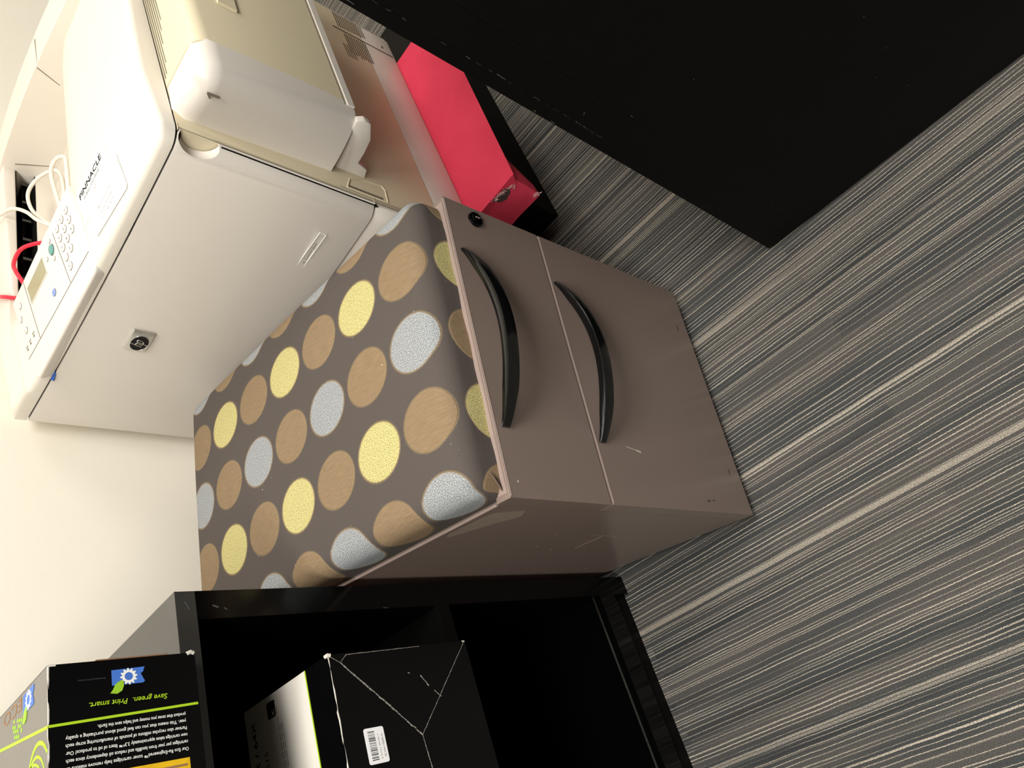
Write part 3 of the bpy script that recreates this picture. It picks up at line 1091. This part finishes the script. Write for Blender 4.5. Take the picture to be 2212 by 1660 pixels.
bmesh.ops.remove_doubles(bm, verts=bm.verts[:], dist=0.00001)
finish('chassis', bm, 'tan', prn)
bm = bmesh.new()
prism(bm, [(0.014, 0.0), (0.604, 0.0), (PD_, 0.010), (PD_, PW_), (0.014, PW_)], lambda p, q, h: (p, q, pz(h)), 0.2665, 0.3435, 0.002)
finish('base_unit', bm, 'white', prn)
bm = bmesh.new()
prism(bm, [(0.598, 0.0015), (0.606, -0.001), (PD_, 0.008), (PD_, PW_), (0.598, PW_)], lambda p, q, h: (p, q, pz(h)), 0.272, 0.785, 0.0015)
finish('rear_cover', bm, 'white', prn)
bm = bmesh.new()
prism(bm, plan(0.004, PW_ - 0.003, 0.055, off=0.006), lambda p, q, h: (p, q, pz(h)), 0.752, 0.768)
finish('gap', bm, 'gap', prn)
bm = bmesh.new()
hexa(bm, [(0.055, 0.005, pz(0.756)), (0.59, 0.005, pz(0.780)), (0.59, 0.10, pz(0.780)), (0.055, 0.10, pz(0.756)), (0.055, 0.005, pz(0.766)), (0.59, 0.005, pz(0.788)), (0.59, 0.10, pz(0.788)), (0.055, 0.10, pz(0.766))])
finish('gap', bm, 'gap', prn)
bm = bmesh.new()
bx(bm, 0.0100, 0.0150, 0.0012, 0.02, pz(0.470), pz(0.7035))
finish('gap', bm, 'gap', prn)


def boolean_cut(o, cut_bm):
    me = bpy.data.meshes.new('cut')
    bmesh.ops.recalc_face_normals(cut_bm, faces=cut_bm.faces)
    cut_bm.to_mesh(me)
    cut_bm.free()
    c = bpy.data.objects.new('cut', me)
    col.objects.link(c)
    c.parent = o.parent
    m = o.modifiers.new('b', 'BOOLEAN')
    m.operation = 'DIFFERENCE'
    m.solver = 'MANIFOLD'
    m.object = c
    bpy.context.view_layer.update()
    dg = bpy.context.evaluated_depsgraph_get()
    nm = bpy.data.meshes.new_from_object(o.evaluated_get(dg))
    o.modifiers.clear()
    old = o.data
    o.data = nm
    nm.name = o.name
    bpy.data.meshes.remove(old)
    bpy.data.objects.remove(c)
    for p in nm.polygons:
        p.use_smooth = True
    nm.set_sharp_from_angle(angle=R(35))


# front door
bm = bmesh.new()
prism(bm, plan(0.0, PW_, 0.012), lambda p, q, h: (p, q, pz(h)), 0.4760, 0.7565, 0.003, 3, 40)
door = finish('front_door', bm, 'white', prn, label='pale grey front door with silver badge')
cb = bmesh.new()
bmesh.ops.create_uvsphere(cb, u_segments=40, v_segments=24, radius=1.0, matrix=Matrix.Translation((0.004, 0.0, pz(0.7305))) @ Matrix.Diagonal((0.020, 0.021, 0.026, 1)))
boolean_cut(door, cb)
# lower paper trays behind the pedestal
for z0, z1 in ((0.376, 0.4725), (0.272, 0.3725)):
    bm = bmesh.new()
    prism(bm, plan(0.0, PW_, 0.012, off=0.002), lambda p, q, h: (p, q, pz(h)), z0, z1, 0.003, 2, 40)
    tr = finish('paper_tray', bm, 'white', prn)
    box_part('pull', -0.013, 0.0, 0.20, 0.37, pz(z0 + 0.01), pz(z0 + 0.03), 'seam', tr, 0.003)

# badge
Bz0, Bz1, By0, By1 = pz(0.6625), pz(0.6935), 0.3180, 0.3635
bxf = xf(0.34)
FBd = frame((bxf - 0.0002, By1, Bz0), (0, -1, 0), UP)
bw_, bh_ = By1 - By0, Bz1 - Bz0
bm = bmesh.new()
n = 14
out = [(bw_ * 0.99, bh_), (0.0, bh_)] + [(0.0015 + (bw_ - 0.003) * k / n, -0.0012 * math.sin(math.pi * k / n)) for k in range(n + 1)]
lo = [bm.verts.new(FBd @ Vector((p[0], p[1], 0))) for p in out]
hi = [bm.verts.new(FBd @ Vector((p[0], p[1], 0.0035))) for p in out]
fs = [bm.faces.new(hi), bm.faces.new(lo[::-1])] + [bm.faces.new((lo[i], lo[(i + 1) % len(out)], hi[(i + 1) % len(out)], hi[i])) for i in range(len(out))]
bmesh.ops.recalc_face_normals(bm, faces=fs)
bevel_new(bm, fs, 0.0014, 3, 50)
badge = finish('badge', bm, 'chrome', door, smooth=60)
bm = bmesh.new()
ecx, ecy, erx, ery = bw_ * 0.42, bh_ * 0.46, 0.0160, 0.0125
flat(bm, FBd @ Matrix.Translation((0, 0, 0.0034)), ell(ecx, ecy, erx, ery, 40), 0.0003)
finish('emblem', bm, 'black_ink', badge, smooth=0)
bm = bmesh.new()
tube(bm, [FBd @ Vector((p[0], p[1], 0.0037)) for p in ell(ecx, ecy, erx, ery, 40)] + [FBd @ Vector((ecx + erx, ecy, 0.0037))], 0.0005, 6)
sh_ = 0.30
E_ = lambda x, y: FBd @ Vector((ecx + x + sh_ * y, ecy + y, 0.0041))
for L in ([(-0.0052, -0.0050), (-0.0052, 0.0122)], [(-0.0052, 0.0028), (-0.0040, 0.0042), (-0.0022, 0.0044), (-0.0012, 0.0034), (-0.0012, -0.0050)],
          [(0.0014, 0.0040), (0.0014, -0.0122)], [(0.0014, 0.0034), (0.0026, 0.0044), (0.0046, 0.0044), (0.0056, 0.0034), (0.0056, -0.0038), (0.0046, -0.0049), (0.0026, -0.0049), (0.0014, -0.0040)]):
    tube(bm, [E_(*p) for p in L], 0.00085, 6)
finish('monogram', bm, 'chrome', badge)
# name plate, lower right of the door
nx = xf(0.10) - 0.0004
bm = bmesh.new()
FN = frame((nx, 0.1345, pz(0.5240)), (0, -1, 0.008), UP)
for a, b in (((0, 0.0105), (0.0715, 0.0105)), ((0, 0), (0.0715, 0)), ((0, 0), (0, 0.0105)), ((0.0715, 0), (0.0715, 0.0105))):
    seg_patch(bm, FN, a, b, 0.0005, 0.0010)
npl = finish('name_plate', bm, 'paper', door, smooth=0)
text_part('lettering', 'hp LaserJet', 0.046, 'seam', npl, (nx - 0.0006, 0.1285, pz(0.5275)), (0, -1, 0.008), UP, height=0.0048)

# right side: seams, grooves, screw hole
bm = bmesh.new()
FRS = frame((0, 0.0003, -PZ), RT, UP)
seg_patch(bm, FRS, (0.5395, 0.410), (0.5445, 0.272), 0.0022, 0.0008)
finish('panel_seam', bm, 'gap', prn, smooth=0)
bm = bmesh.new()
for k in range(13):
    z = 0.3955 - 0.0051 * k
    seg_patch(bm, FRS, (0.5500 + 0.0008 * k, z - 0.001), (0.6020, z), 0.0019, 0.0006)
for k in range(10):
    z = 0.3880 - 0.0052 * k
    seg_patch(bm, FRS, (0.4660 + 0.004 * (k % 3 == 0), z - 0.001), (0.5330 + 0.0004 * k, z), 0.0019, 0.0006)
for k in range(5):
    z = 0.4010 - 0.0046 * k
    seg_patch(bm, FRS, (0.4480, z - 0.001), (0.4900, z), 0.0013, 0.0006)
flat(bm, FRS, ell(0.5642, 0.2915, 0.0045, 0.0022, 16), 0.0006)
pieces(finish('vent_groove', bm, 'groove', prn, smooth=0))

# tray unit on the right side
TX0, TX1, TP, TZ0 = 0.036, 0.50, 0.080, 0.538
ztop = lambda x: 0.7575 + 0.048 * (x - 0.014)
bm = bmesh.new()
prism(bm, [(0.094, TZ0 + 0.003), (TX1, TZ0 + 0.003), (TX1, ztop(TX1)), (0.094, ztop(0.094))], PXZ, -TP + 0.0006, 0.001, 0.0)
es = [e for e in bm.edges if all(v.co.y < -0.05 for v in e.verts) and (all(v.co.z > pz(0.72) for v in e.verts))]
bmesh.ops.bevel(bm, geom=es, offset=0.020, segments=6, profile=0.5, affect='EDGES')
unit = finish('side_tray', bm, 'tan', prn, smooth=45, label='tan side tray unit with white end cap')
# raised lower trim of the tray unit
bm = bmesh.new()
bx(bm, 0.095, TX1, -TP - 0.0022, -TP + 0.010, pz(TZ0 - 0.001), pz(TZ0 + 0.010), 0.0015)
finish('lower_trim', bm, 'panelwhite', unit)
bm = bmesh.new()
bx(bm, 0.096, TX1, -TP - 0.0008, -TP + 0.002, pz(TZ0 + 0.013), pz(TZ0 + 0.0145))
finish('trim_seam', bm, 'seam', unit)
bm = bmesh.new()
for k in range(9):
    y = 0.0105 - 0.0044 * k
    hexa(bm, [(0.096 + 0.004 * k, y - 0.0011, pz(ztop(0.098)) + 0.0002), (0.30, y - 0.0011, pz(ztop(0.30)) + 0.0002), (0.30, y + 0.0011, pz(ztop(0.30)) + 0.0002), (0.096 + 0.004 * k, y + 0.0011, pz(ztop(0.098)) + 0.0002),
              (0.096 + 0.004 * k, y - 0.0011, pz(ztop(0.098)) + 0.0008), (0.30, y - 0.0011, pz(ztop(0.30)) + 0.0008), (0.30, y + 0.0011, pz(ztop(0.30)) + 0.0008), (0.096 + 0.004 * k, y + 0.0011, pz(ztop(0.098)) + 0.0008)])
finish('vent_slots', bm, 'seam', unit, smooth=0)
# latch recess near the top of frame
bm = bmesh.new()
bx(bm, 0.205, 0.260, -TP - 0.0025, -TP + 0.002, pz(0.690), pz(0.716), 0.0012)
lt = finish('latch', bm, 'tan', unit)
box_part('latch_recess', 0.226, 0.262, -TP - 0.003, -TP, pz(0.697), pz(0.708), 'groove', lt)
# white end cap
bm = bmesh.new()
rows = []
NZ = 16
for i in range(NZ + 1):
    z = TZ0 + (0.7600 - TZ0) * i / NZ
    if i == NZ:
        z = 0.7600
    tt = (0.7600 - z) / (0.7600 - TZ0)
    rtop = 0.014
    ins = 0.0
    if 0.7600 - z < rtop:
        q = rtop - (0.7600 - z)
        ins = rtop - math.sqrt(max(0, rtop * rtop - q * q))
    xl, xr = 0.037 + 0.015 * tt, 0.022 + 0.049 * tt
    xb = 0.0945 + 0.010 * math.sin(math.pi * tt * 0.6)
    pts = [(xb, 0.002), (xl + ins, 0.002)]
    rc = 0.020
    for k in range(6):
        y = -(TP - rc) * k / 5
        f = -y / TP
        pts.append((xl + (xr - xl) * f - 0.003 * math.sin(math.pi * f) + ins, y))
    for k in range(1, 7):
        a = math.pi / 2 * k / 6
        y = -(TP - rc) - rc * math.sin(a)
        x = xl + (xr - xl) * 0.85 + rc * (1 - math.cos(a)) + ins * math.cos(a)
        pts.append((x, y + ins * math.sin(a)))
    pts.append((max(xb, pts[-1][0] + 0.002), -TP + ins))
    rows.append([bm.verts.new((p[0], p[1], pz(z))) for p in pts])
for a, b in zip(rows, rows[1:]):
    for k in range(len(a)):
        j = (k + 1) % len(a)
        bm.faces.new((a[k], a[j], b[j], b[k]))
bm.faces.new(rows[0][::-1])
bm.faces.new(rows[-1])
cap = finish('end_cap', bm, 'white', unit, smooth=50, label='white curved end cap marked 1')
bm = bmesh.new()
flat(bm, frame((0.0283, -0.0462, pz(0.7275)), (0.19, -1, 0), (-0.10, 0, 1)) @ Matrix.Translation((0, 0, 0.0004)), [(0.0028, 0.0), (0.0058, 0.0), (0.0058, 0.0150), (0.0036, 0.0150), (-0.0008, 0.0108), (-0.0008, 0.0082), (0.0028, 0.0108)], 0.0014)
finish('numeral', bm, 'seam', cap, smooth=0)
# release lever hanging under the cap
bm = bmesh.new()
L = [(0.003, 0.5385), (-0.078, 0.5385), (-0.0835, 0.529), (-0.082, 0.518), (-0.060, 0.5045), (-0.036, 0.5005), (-0.0185, 0.4995), (-0.0135, 0.4815), (0.0005, 0.4766)]
prism(bm, L, PYZ, 0.068, 0.080, 0.0015, 2)
finish('release_lever', bm, 'white', unit)
# finger pull at the front corner of the right side
bm = bmesh.new()
FQ = frame((0, 0.0002, -PZ), RT, UP)
hp_ = [(0.0270, 0.5180), (0.0270, 0.4480), (0.0560, 0.4440), (0.0650, 0.4480), (0.0600, 0.4850), (0.0500, 0.5080)]
for a, b in zip(hp_, hp_[1:] + hp_[:1]):
    tube(bm, [FQ @ Vector((a[0], a[1], 0.0)), FQ @ Vector((b[0], b[1], 0.0))], 0.0016, 6)
fp = finish('finger_pull', bm, 'tan', prn)
bm = bmesh.new()
flat(bm, FQ, [(0.0285, 0.5150), (0.0285, 0.4560), (0.0345, 0.4540), (0.0345, 0.5140)], 0.0004)
finish('recess', bm, 'seam', fp, smooth=0)
bm = bmesh.new()
seg_patch(bm, FQ, (0.0155, 0.757), (0.0155, 0.345), 0.0012, 0.0004)
seg_patch(bm, FQ, (0.0235, 0.530), (0.0235, 0.345), 0.0010, 0.0004)
pieces(finish('edge_seam', bm, 'seam', prn, smooth=0))

# ---- top cover with output bin
zg = lambda x: 0.7592 + 0.047 * max(0, x)


def sstep(a, b, x):
    q = min(1, max(0, (x - a) / (b - a)))
    return q * q * (3 - 2 * q)


def ztopc(x, y):
    z = 0.777 + 0.14 * min(max(x, 0.0), 0.115) + 0.02 * max(0, x - 0.115)
    z += 0.010 * sstep(0.47, 0.573, y) * (1 - sstep(0.05, 0.2, x))
    zb = 0.795 - 0.066 * sstep(0.20, 0.44, y)
    inbin = sstep(0.125, 0.155, x) if y > 0.20 else sstep(0.10, 0.2, x)
    z = z + (min(zb, z) - z) * inbin
    return z


def dedup(v):
    o = []
    for q in sorted(v):
        if not o or q - o[-1] > 1e-4:
            o.append(q)
    return o


def top_cover():
    bm = bmesh.new()
    Y = dedup([0.012 * (1 - math.cos(math.pi / 2 * k / 7)) for k in range(8)] + [0.018 + 0.0125 * k for k in range(39)] + [0.499, 0.5005] + [0.51 + 0.0126 * k for k in range(6)])
    Xo = [0.0008, 0.003, 0.006, 0.010, 0.014, 0.02]
    Xa = [0.045 + 0.0125 * k for k in range(37)] + [0.4985, 0.5]
    Xb = dedup([0.51 + 0.0125 * k for k in range(9)] + [PD_ - 0.002])
    rows = []
    r = 0.008
    for y in Y:
        x0 = xf(y)
        xs = [x0] + [x0 + q for q in Xo] + Xa + Xb
        row = []
        for x in xs:
            if x <= 0.4986:
                if y <= 0.4995 or x < 0.195 or x > 0.518:
                    z = ztopc(x, y if y < 0.4995 else 0.5)
                    if y > 0.4995:
                        z = 0.777 + 0.14 * min(max(x, 0.0), 0.115) + 0.006
                else:
                    z = 0.757
            else:
                z = 0.792 + 0.0245 * math.sin(math.pi * min(1, max(0, (y + 0.02) / 0.72))) ** 0.8
            d = min(x - x0, y, 0.573 - y, PD_ - x)
            if d < r:
                z -= r - math.sqrt(max(0, r * r - (r - d) ** 2))
            row.append(bm.verts.new((x, y, pz(z))))
        rows.append((row, xs))
    for (a, _), (b, _) in zip(rows, rows[1:]):
        for k in range(len(a) - 1):
            bm.faces.new((a[k], a[k + 1], b[k + 1], b[k]))
    # skirt
    ring = [r_[0][0] for r_ in rows] + rows[-1][0][1:] + [r_[0][-1] for r_ in rows[-2::-1]] + rows[0][0][-2:0:-1]
    lo = [bm.verts.new((v.co.x, v.co.y, pz(min(zg(v.co.x), v.co.z + PZ - 0.0005)))) for v in ring]
    n = len(ring)
    for k in range(n):
        j = (k + 1) % n
        bm.faces.new((ring[k], ring[j], lo[j], lo[k]))
    return finish('top_cover', bm, 'bandgrey', prn, smooth=45)


tc = top_cover()
# output hood along the left of the bin with the dark exit slot
bm = bmesh.new()
prism(bm, [(0.175, 0.786), (0.52, 0.7885), (0.52, 0.8085), (0.45, 0.8085), (0.20, 0.797), (0.175, 0.793)], PXZ, 0.5005, 0.571, 0.003, 3)
hood = finish('exit_hood', bm, 'white', tc)
bm = bmesh.new()
q = [(0.196, 0.5012, 0.7578), (0.517, 0.5012, 0.7578), (0.517, 0.562, 0.7578), (0.196, 0.562, 0.7578)]
a = [bm.verts.new((p[0], p[1], pz(p[2]))) for p in q]
b = [bm.verts.new((p[0], p[1], pz(0.7872))) for p in q]
bm.faces.new(a)
bm.faces.new(b[::-1])
for i, j in ((1, 2), (2, 3), (3, 0)):
    bm.faces.new((a[i], a[j], b[j], b[i]))
sl = finish('exit_slot', bm, 'gap', tc, smooth=0, recalc=False)
bm = bmesh.new()
for k in range(6):
    x = 0.24 + 0.048 * k
    bx(bm, x, x + 0.006, 0.515, 0.556, pz(0.758), pz(0.775), 0.001)
bx(bm, 0.205, 0.51, 0.535, 0.541, pz(0.764), pz(0.770), 0.002)
finish('rollers', bm, 'black_handle', sl)
bm = bmesh.new()
FW = frame((0.4992, 0, -PZ), (0, -1, 0), UP)
seg_patch(bm, FW, (-0.2860, 0.8145), (-0.3020, 0.7755), 0.0012, 0.0006)
seg_patch(bm, FW, (-0.488, 0.7925), (-0.463, 0.722), 0.0014, 0.0006)
pieces(finish('wall_seam', bm, 'seam', tc, smooth=0))
bm = bmesh.new()
tube(bm, [(0.58, 0.285, pz(0.8165)), (0.505, 0.280, pz(0.8155))], 0.0007, 6)
finish('rear_seam', bm, 'seam', tc)

# ---- control panel
cp0 = lambda x: 0.7795 + 0.189 * (x + 0.008)
CPF = frame((-0.008, 0, pz(0.7780)), (0, -1, 0), (1, 0, 0.189))     # panel face: x to the right, y to the back
cpl = lambda x, y: (-y, (x + 0.008) * math.sqrt(1 + 0.189 ** 2))
P = []
for k in range(7):
    a = R(90 * k / 6)
    P.append((-0.0185 + 0.014 * (1 - math.cos(a)) - 0.0, 0.2215 + 0.014 * (1 - math.sin(a))))
P = [(0.1340, 0.2205), (0.02, 0.2205)] + [(-0.0185 + 0.012 * (1 - math.sin(R(15 * k))), 0.2205 + 0.012 * (1 - math.cos(R(15 * k)))) for k in range(1, 7)] +     [(-0.0185, 0.452), (-0.010, 0.4615), (0.02, 0.4660), (0.06, 0.4680), (0.1340, 0.4680)]
bm = bmesh.new()
lo = [bm.verts.new((p[0] + (0.0065 if p[0] < 0 else 0), p[1], pz(0.7612 + 0.03 * max(0, p[0])))) for p in P]
hi = [bm.verts.new((p[0], p[1], pz(0.7782 + 0.189 * (p[0] + 0.008)))) for p in P]
n = len(P)
fs = [bm.faces.new(lo[::-1]), bm.faces.new(hi)] + [bm.faces.new((lo[i], lo[(i + 1) % n], hi[(i + 1) % n], hi[i])) for i in range(n)]
bmesh.ops.recalc_face_normals(bm, faces=fs)
es = [e for e in bm.edges if all(v in hi for v in e.verts)]
bmesh.ops.bevel(bm, geom=es, offset=0.0045, segments=4, profile=0.5, affect='EDGES')
cp = finish('control_panel', bm, 'panelwhite', prn, smooth=50, label='tilted control panel with keypad and small screen')
CT = CPF @ Matrix.Translation((0, 0, 0.0003))


def button(name, x, y, rx, ry, mat, h=0.0016, txt=None, label=None):
    u_, v_ = cpl(x, y)
    bm = bmesh.new()
    n = 18
    lv = []
    for rr, hh in ((1.0, 0.0), (1.0, h * 0.6), (0.82, h), (0.4, h * 1.05)):
        lv.append([bm.verts.new(CT @ Vector((u_ + rx * rr * math.cos(2 * math.pi * i / n), v_ + ry * rr * math.sin(2 * math.pi * i / n), hh))) for i in range(n)])
    for a, b in zip(lv, lv[1:]):
        for i in range(n):
            bm.faces.new((a[i], a[(i + 1) % n], b[(i + 1) % n], b[i]))
    bm.faces.new(lv[-1])
    o = finish(name, bm, mat, cp, smooth=60, label=label)
    bm = bmesh.new()
    pts = [CT @ Vector((u_ + rx * 1.06 * math.cos(2 * math.pi * i / n), v_ + ry * 1.06 * math.sin(2 * math.pi * i / n), 0.0)) for i in range(n + 1)]
    tube(bm, pts, 0.00045, 5)
    finish('button_rim', bm, 'seam', o)
    if txt:
        p = CT @ Vector((u_ - rx * 0.28, v_ - ry * 0.4, h * 1.1))
        text_part('digit', txt, None, 'black_ink', o, p, (0, -1, 0), (1, 0, 0.189), height=ry * 1.15)
    return o


KX, KY = (0.1075, 0.0900, 0.0725, 0.0548), (0.2780, 0.2600, 0.2420)
for i, rowt in enumerate(('123', '456', '789')):
    for j, ch_ in enumerate(rowt):
        button('key', KX[i], KY[j], 0.0052, 0.0052, 'button', txt=ch_)
button('key', KX[3], KY[1], 0.0052, 0.0052, 'button', txt='0')
button('key', KX[3], KY[0], 0.0052, 0.0052, 'button')
button('key', 0.0371, 0.2756, 0.0055, 0.0055, 'button', txt='C')
button('select_button', 0.0968, 0.3085, 0.0070, 0.0082, 'teal', 0.0025, label='teal select button')
for x, y in ((0.1120, 0.3078), (0.0810, 0.3093), (0.0969, 0.3285)):
    button('arrow_button', x, y, 0.0030, 0.0030, 'button', txt='^')
button('help_button', 0.0436, 0.3374, 0.0052, 0.0052, 'blue_button', txt='?', label='blue help button')
for x, y in ((0.1089, 0.4445), (0.0909, 0.4543)):
    button('menu_button', x, y, 0.0045, 0.0045, 'button')
button('stop_button', 0.0657, 0.4478, 0.0050, 0.0050, 'button', label='pale stop button with red mark')
text_part('stop_mark', 'x', 0.004, 'pink_ink', cp, CT @ Vector((*cpl(0.0630, 0.4500), 0.0019)), (0, -1, 0), (1, 0, 0.189), height=0.006)
bm = bmesh.new()
c4 = [cpl(0.0820, 0.4080), cpl(0.0820, 0.3385), cpl(0.1118, 0.3385), cpl(0.1118, 0.4080)]
flat(bm, CT, [(p[0], p[1]) for p in c4], 0.0005)
lcd = finish('screen', bm, 'lcd', cp, smooth=0, label='grey-green display screen')
bm = bmesh.new()
for a, b in zip(c4, c4[1:] + c4[:1]):
    tube(bm, [CT @ Vector((a[0], a[1], 0.0004)), CT @ Vector((b[0], b[1], 0.0004))], 0.0008, 6)
finish('screen_bezel', bm, 'panelwhite', lcd)
bm = bmesh.new()
for a, b in (((0.0150, 0.2235), (0.0255, 0.4655)), ((0.1300, 0.4140), (0.0245, 0.4135)), ((0.1136, 0.2931), (0.0195, 0.2888))):
    seg_patch(bm, CT, cpl(*a), cpl(*b), 0.0007, 0.0004)
for x, y in ((0.0409, 0.4293), (0.0398, 0.4452), (0.0388, 0.4590)):
    seg_patch(bm, CT, cpl(x, y + 0.002), cpl(x, y - 0.002), 0.0028, 0.0004)
    seg_patch(bm, CT, cpl(x + 0.005, y + 0.0035), cpl(x + 0.005, y - 0.0035), 0.0012, 0.0004)
finish('panel_lines', bm, 'seam', cp, smooth=0)
# blue tape tab at the gap
bm = bmesh.new()
hexa(bm, [(-0.0115, 0.461, pz(0.7535)), (-0.0115, 0.444, pz(0.7565)), (-0.0055, 0.440, pz(0.7605)), (-0.0055, 0.460, pz(0.7600)), (-0.0125, 0.461, pz(0.7545)), (-0.0125, 0.446, pz(0.7575)), (-0.0075, 0.441, pz(0.7615)), (-0.0075, 0.461, pz(0.7610))])
finish('tape_tab', bm, 'tape', prn, smooth=0, label='blue tape tab stuck in the cover gap')

# ---- paper service labels
zl = lambda x: 0.777 + 0.14 * min(max(x, 0.0), 0.115) + 0.02 * max(0, x - 0.115)
NL = (1, 0, 0.14)


def sheet(name, pts, mat, e, parent):
    bm = bmesh.new()
    lo = [bm.verts.new((p[0], p[1], pz(zl(p[0])) + e)) for p in pts]
    hi = [bm.verts.new((p[0], p[1], pz(zl(p[0])) + e + 0.0005)) for p in pts]
    n = len(pts)
    bm.faces.new(lo[::-1])
    bm.faces.new(hi)
    for i in range(n):
        j = (i + 1) % n
        bm.faces.new((lo[i], lo[j], hi[j], hi[i]))
    return finish(name, bm, mat, parent, smooth=0)


def lab_pt(x, y, e):
    return (x, y, pz(zl(x)) + e)


s1 = sheet('service_label', [(0.1145, 0.1205), (0.1145, 0.2200), (0.058, 0.2190), (0.058, 0.1200)], 'paper', 0.0003, tc)
text_part('company_name', 'PINNACLE', 0.0780, 'black_ink', s1, lab_pt(0.0985, 0.2120, 0.0010), (0, -1, 0), NL, height=0.0135, bold=0.02)
text_part('company_name', 'WIRED SYSTEMS', 0.0560, 'black_ink', s1, lab_pt(0.0895, 0.2030, 0.0010), (0, -1, 0), NL, height=0.0060)
text_part('date', '1.1.65', 0.0200, 'pink_ink', s1, lab_pt(0.0780, 0.1830, 0.0010), (0, -1, 0), NL, height=0.0060)
s2 = sheet('service_label', [(0.0700, 0.1005), (0.0115, 0.0985), (0.0075, 0.1020), (0.0175, 0.1965), (0.0205, 0.1990), (0.0740, 0.2010)], 'paper', 0.0009, tc)
for k, ln in enumerate(('Please your printer', 'Call Service Dept', 'at 513 462 9210')):
    text_part('label_text', ln, 0.046 - 0.003 * k, 'faded_ink', s2, lab_pt(0.0440 - 0.0100 * k, 0.1760 - 0.001 * k, 0.0016), (0, -1, 0), NL, height=0.0070)

# ------------------------------------------------------------------ cables
PM = Matrix.Translation((PO[0], PO[1], 0)) @ Matrix.Rotation(PYAW, 4, 'Z')


def cable(name, pts, r, mat, label, cat='cable', plug=None):
    bm = bmesh.new()
    tube(bm, [PM @ p for p in spline(pts, 10)], r, 12)
    o = finish(name, bm, mat, smooth=80)
    tag(o, label, cat)
    return o


cable('white_cable', [(0.40, 0.578, 0.98), (0.395, 0.577, 0.89), (0.383, 0.550, 0.835), (0.366, 0.502, 0.8145), (0.352, 0.468, 0.803), (0.338, 0.455, 0.787), (0.3078, 0.44, 0.7755), (0.285, 0.425, 0.762), (0.300, 0.438, 0.752),
                      (0.3224, 0.450, 0.7600), (0.3519, 0.460, 0.7755), (0.3845, 0.460, 0.7819), (0.406, 0.450, 0.7780), (0.4175, 0.430, 0.7660), (0.4150, 0.412, 0.7510), (0.400, 0.418, 0.7400), (0.370, 0.436, 0.7345), (0.30, 0.460, 0.7335), (0.18, 0.465, 0.7335)], 0.0031, 'white_cable', 'white cable with a tall open loop, leaving the printer bin over its left edge')
cable('white_cable', [(0.22, 0.400, 0.7420), (0.27, 0.405, 0.7430), (0.3106, 0.402, 0.7520), (0.3439, 0.398, 0.7600), (0.3750, 0.393, 0.7660), (0.3915, 0.385, 0.7660), (0.396, 0.372, 0.7620), (0.384, 0.358, 0.7560), (0.350, 0.352, 0.7560), (0.26, 0.360, 0.7530), (0.18, 0.365, 0.7515)], 0.0033, 'white_cable', 'thicker white cable curled low inside the printer bin, behind the keypad')
cable('red_cable', [(0.27, 0.576, 0.98), (0.262, 0.575, 0.89), (0.240, 0.562, 0.825), (0.222, 0.550, 0.8085), (0.2030, 0.528, 0.8050), (0.180, 0.503, 0.8050), (0.168, 0.486, 0.7900), (0.1750, 0.4740, 0.7830), (0.1900, 0.4700, 0.7905), (0.2143, 0.4760, 0.7970), (0.2346, 0.4780, 0.7990), (0.2599, 0.4700, 0.7915), (0.2595, 0.4500, 0.7770), (0.245, 0.42, 0.7560), (0.24, 0.40, 0.7540)], 0.0032, 'red_cable', 'bright red network cable arching out of the printer bin behind the control panel')
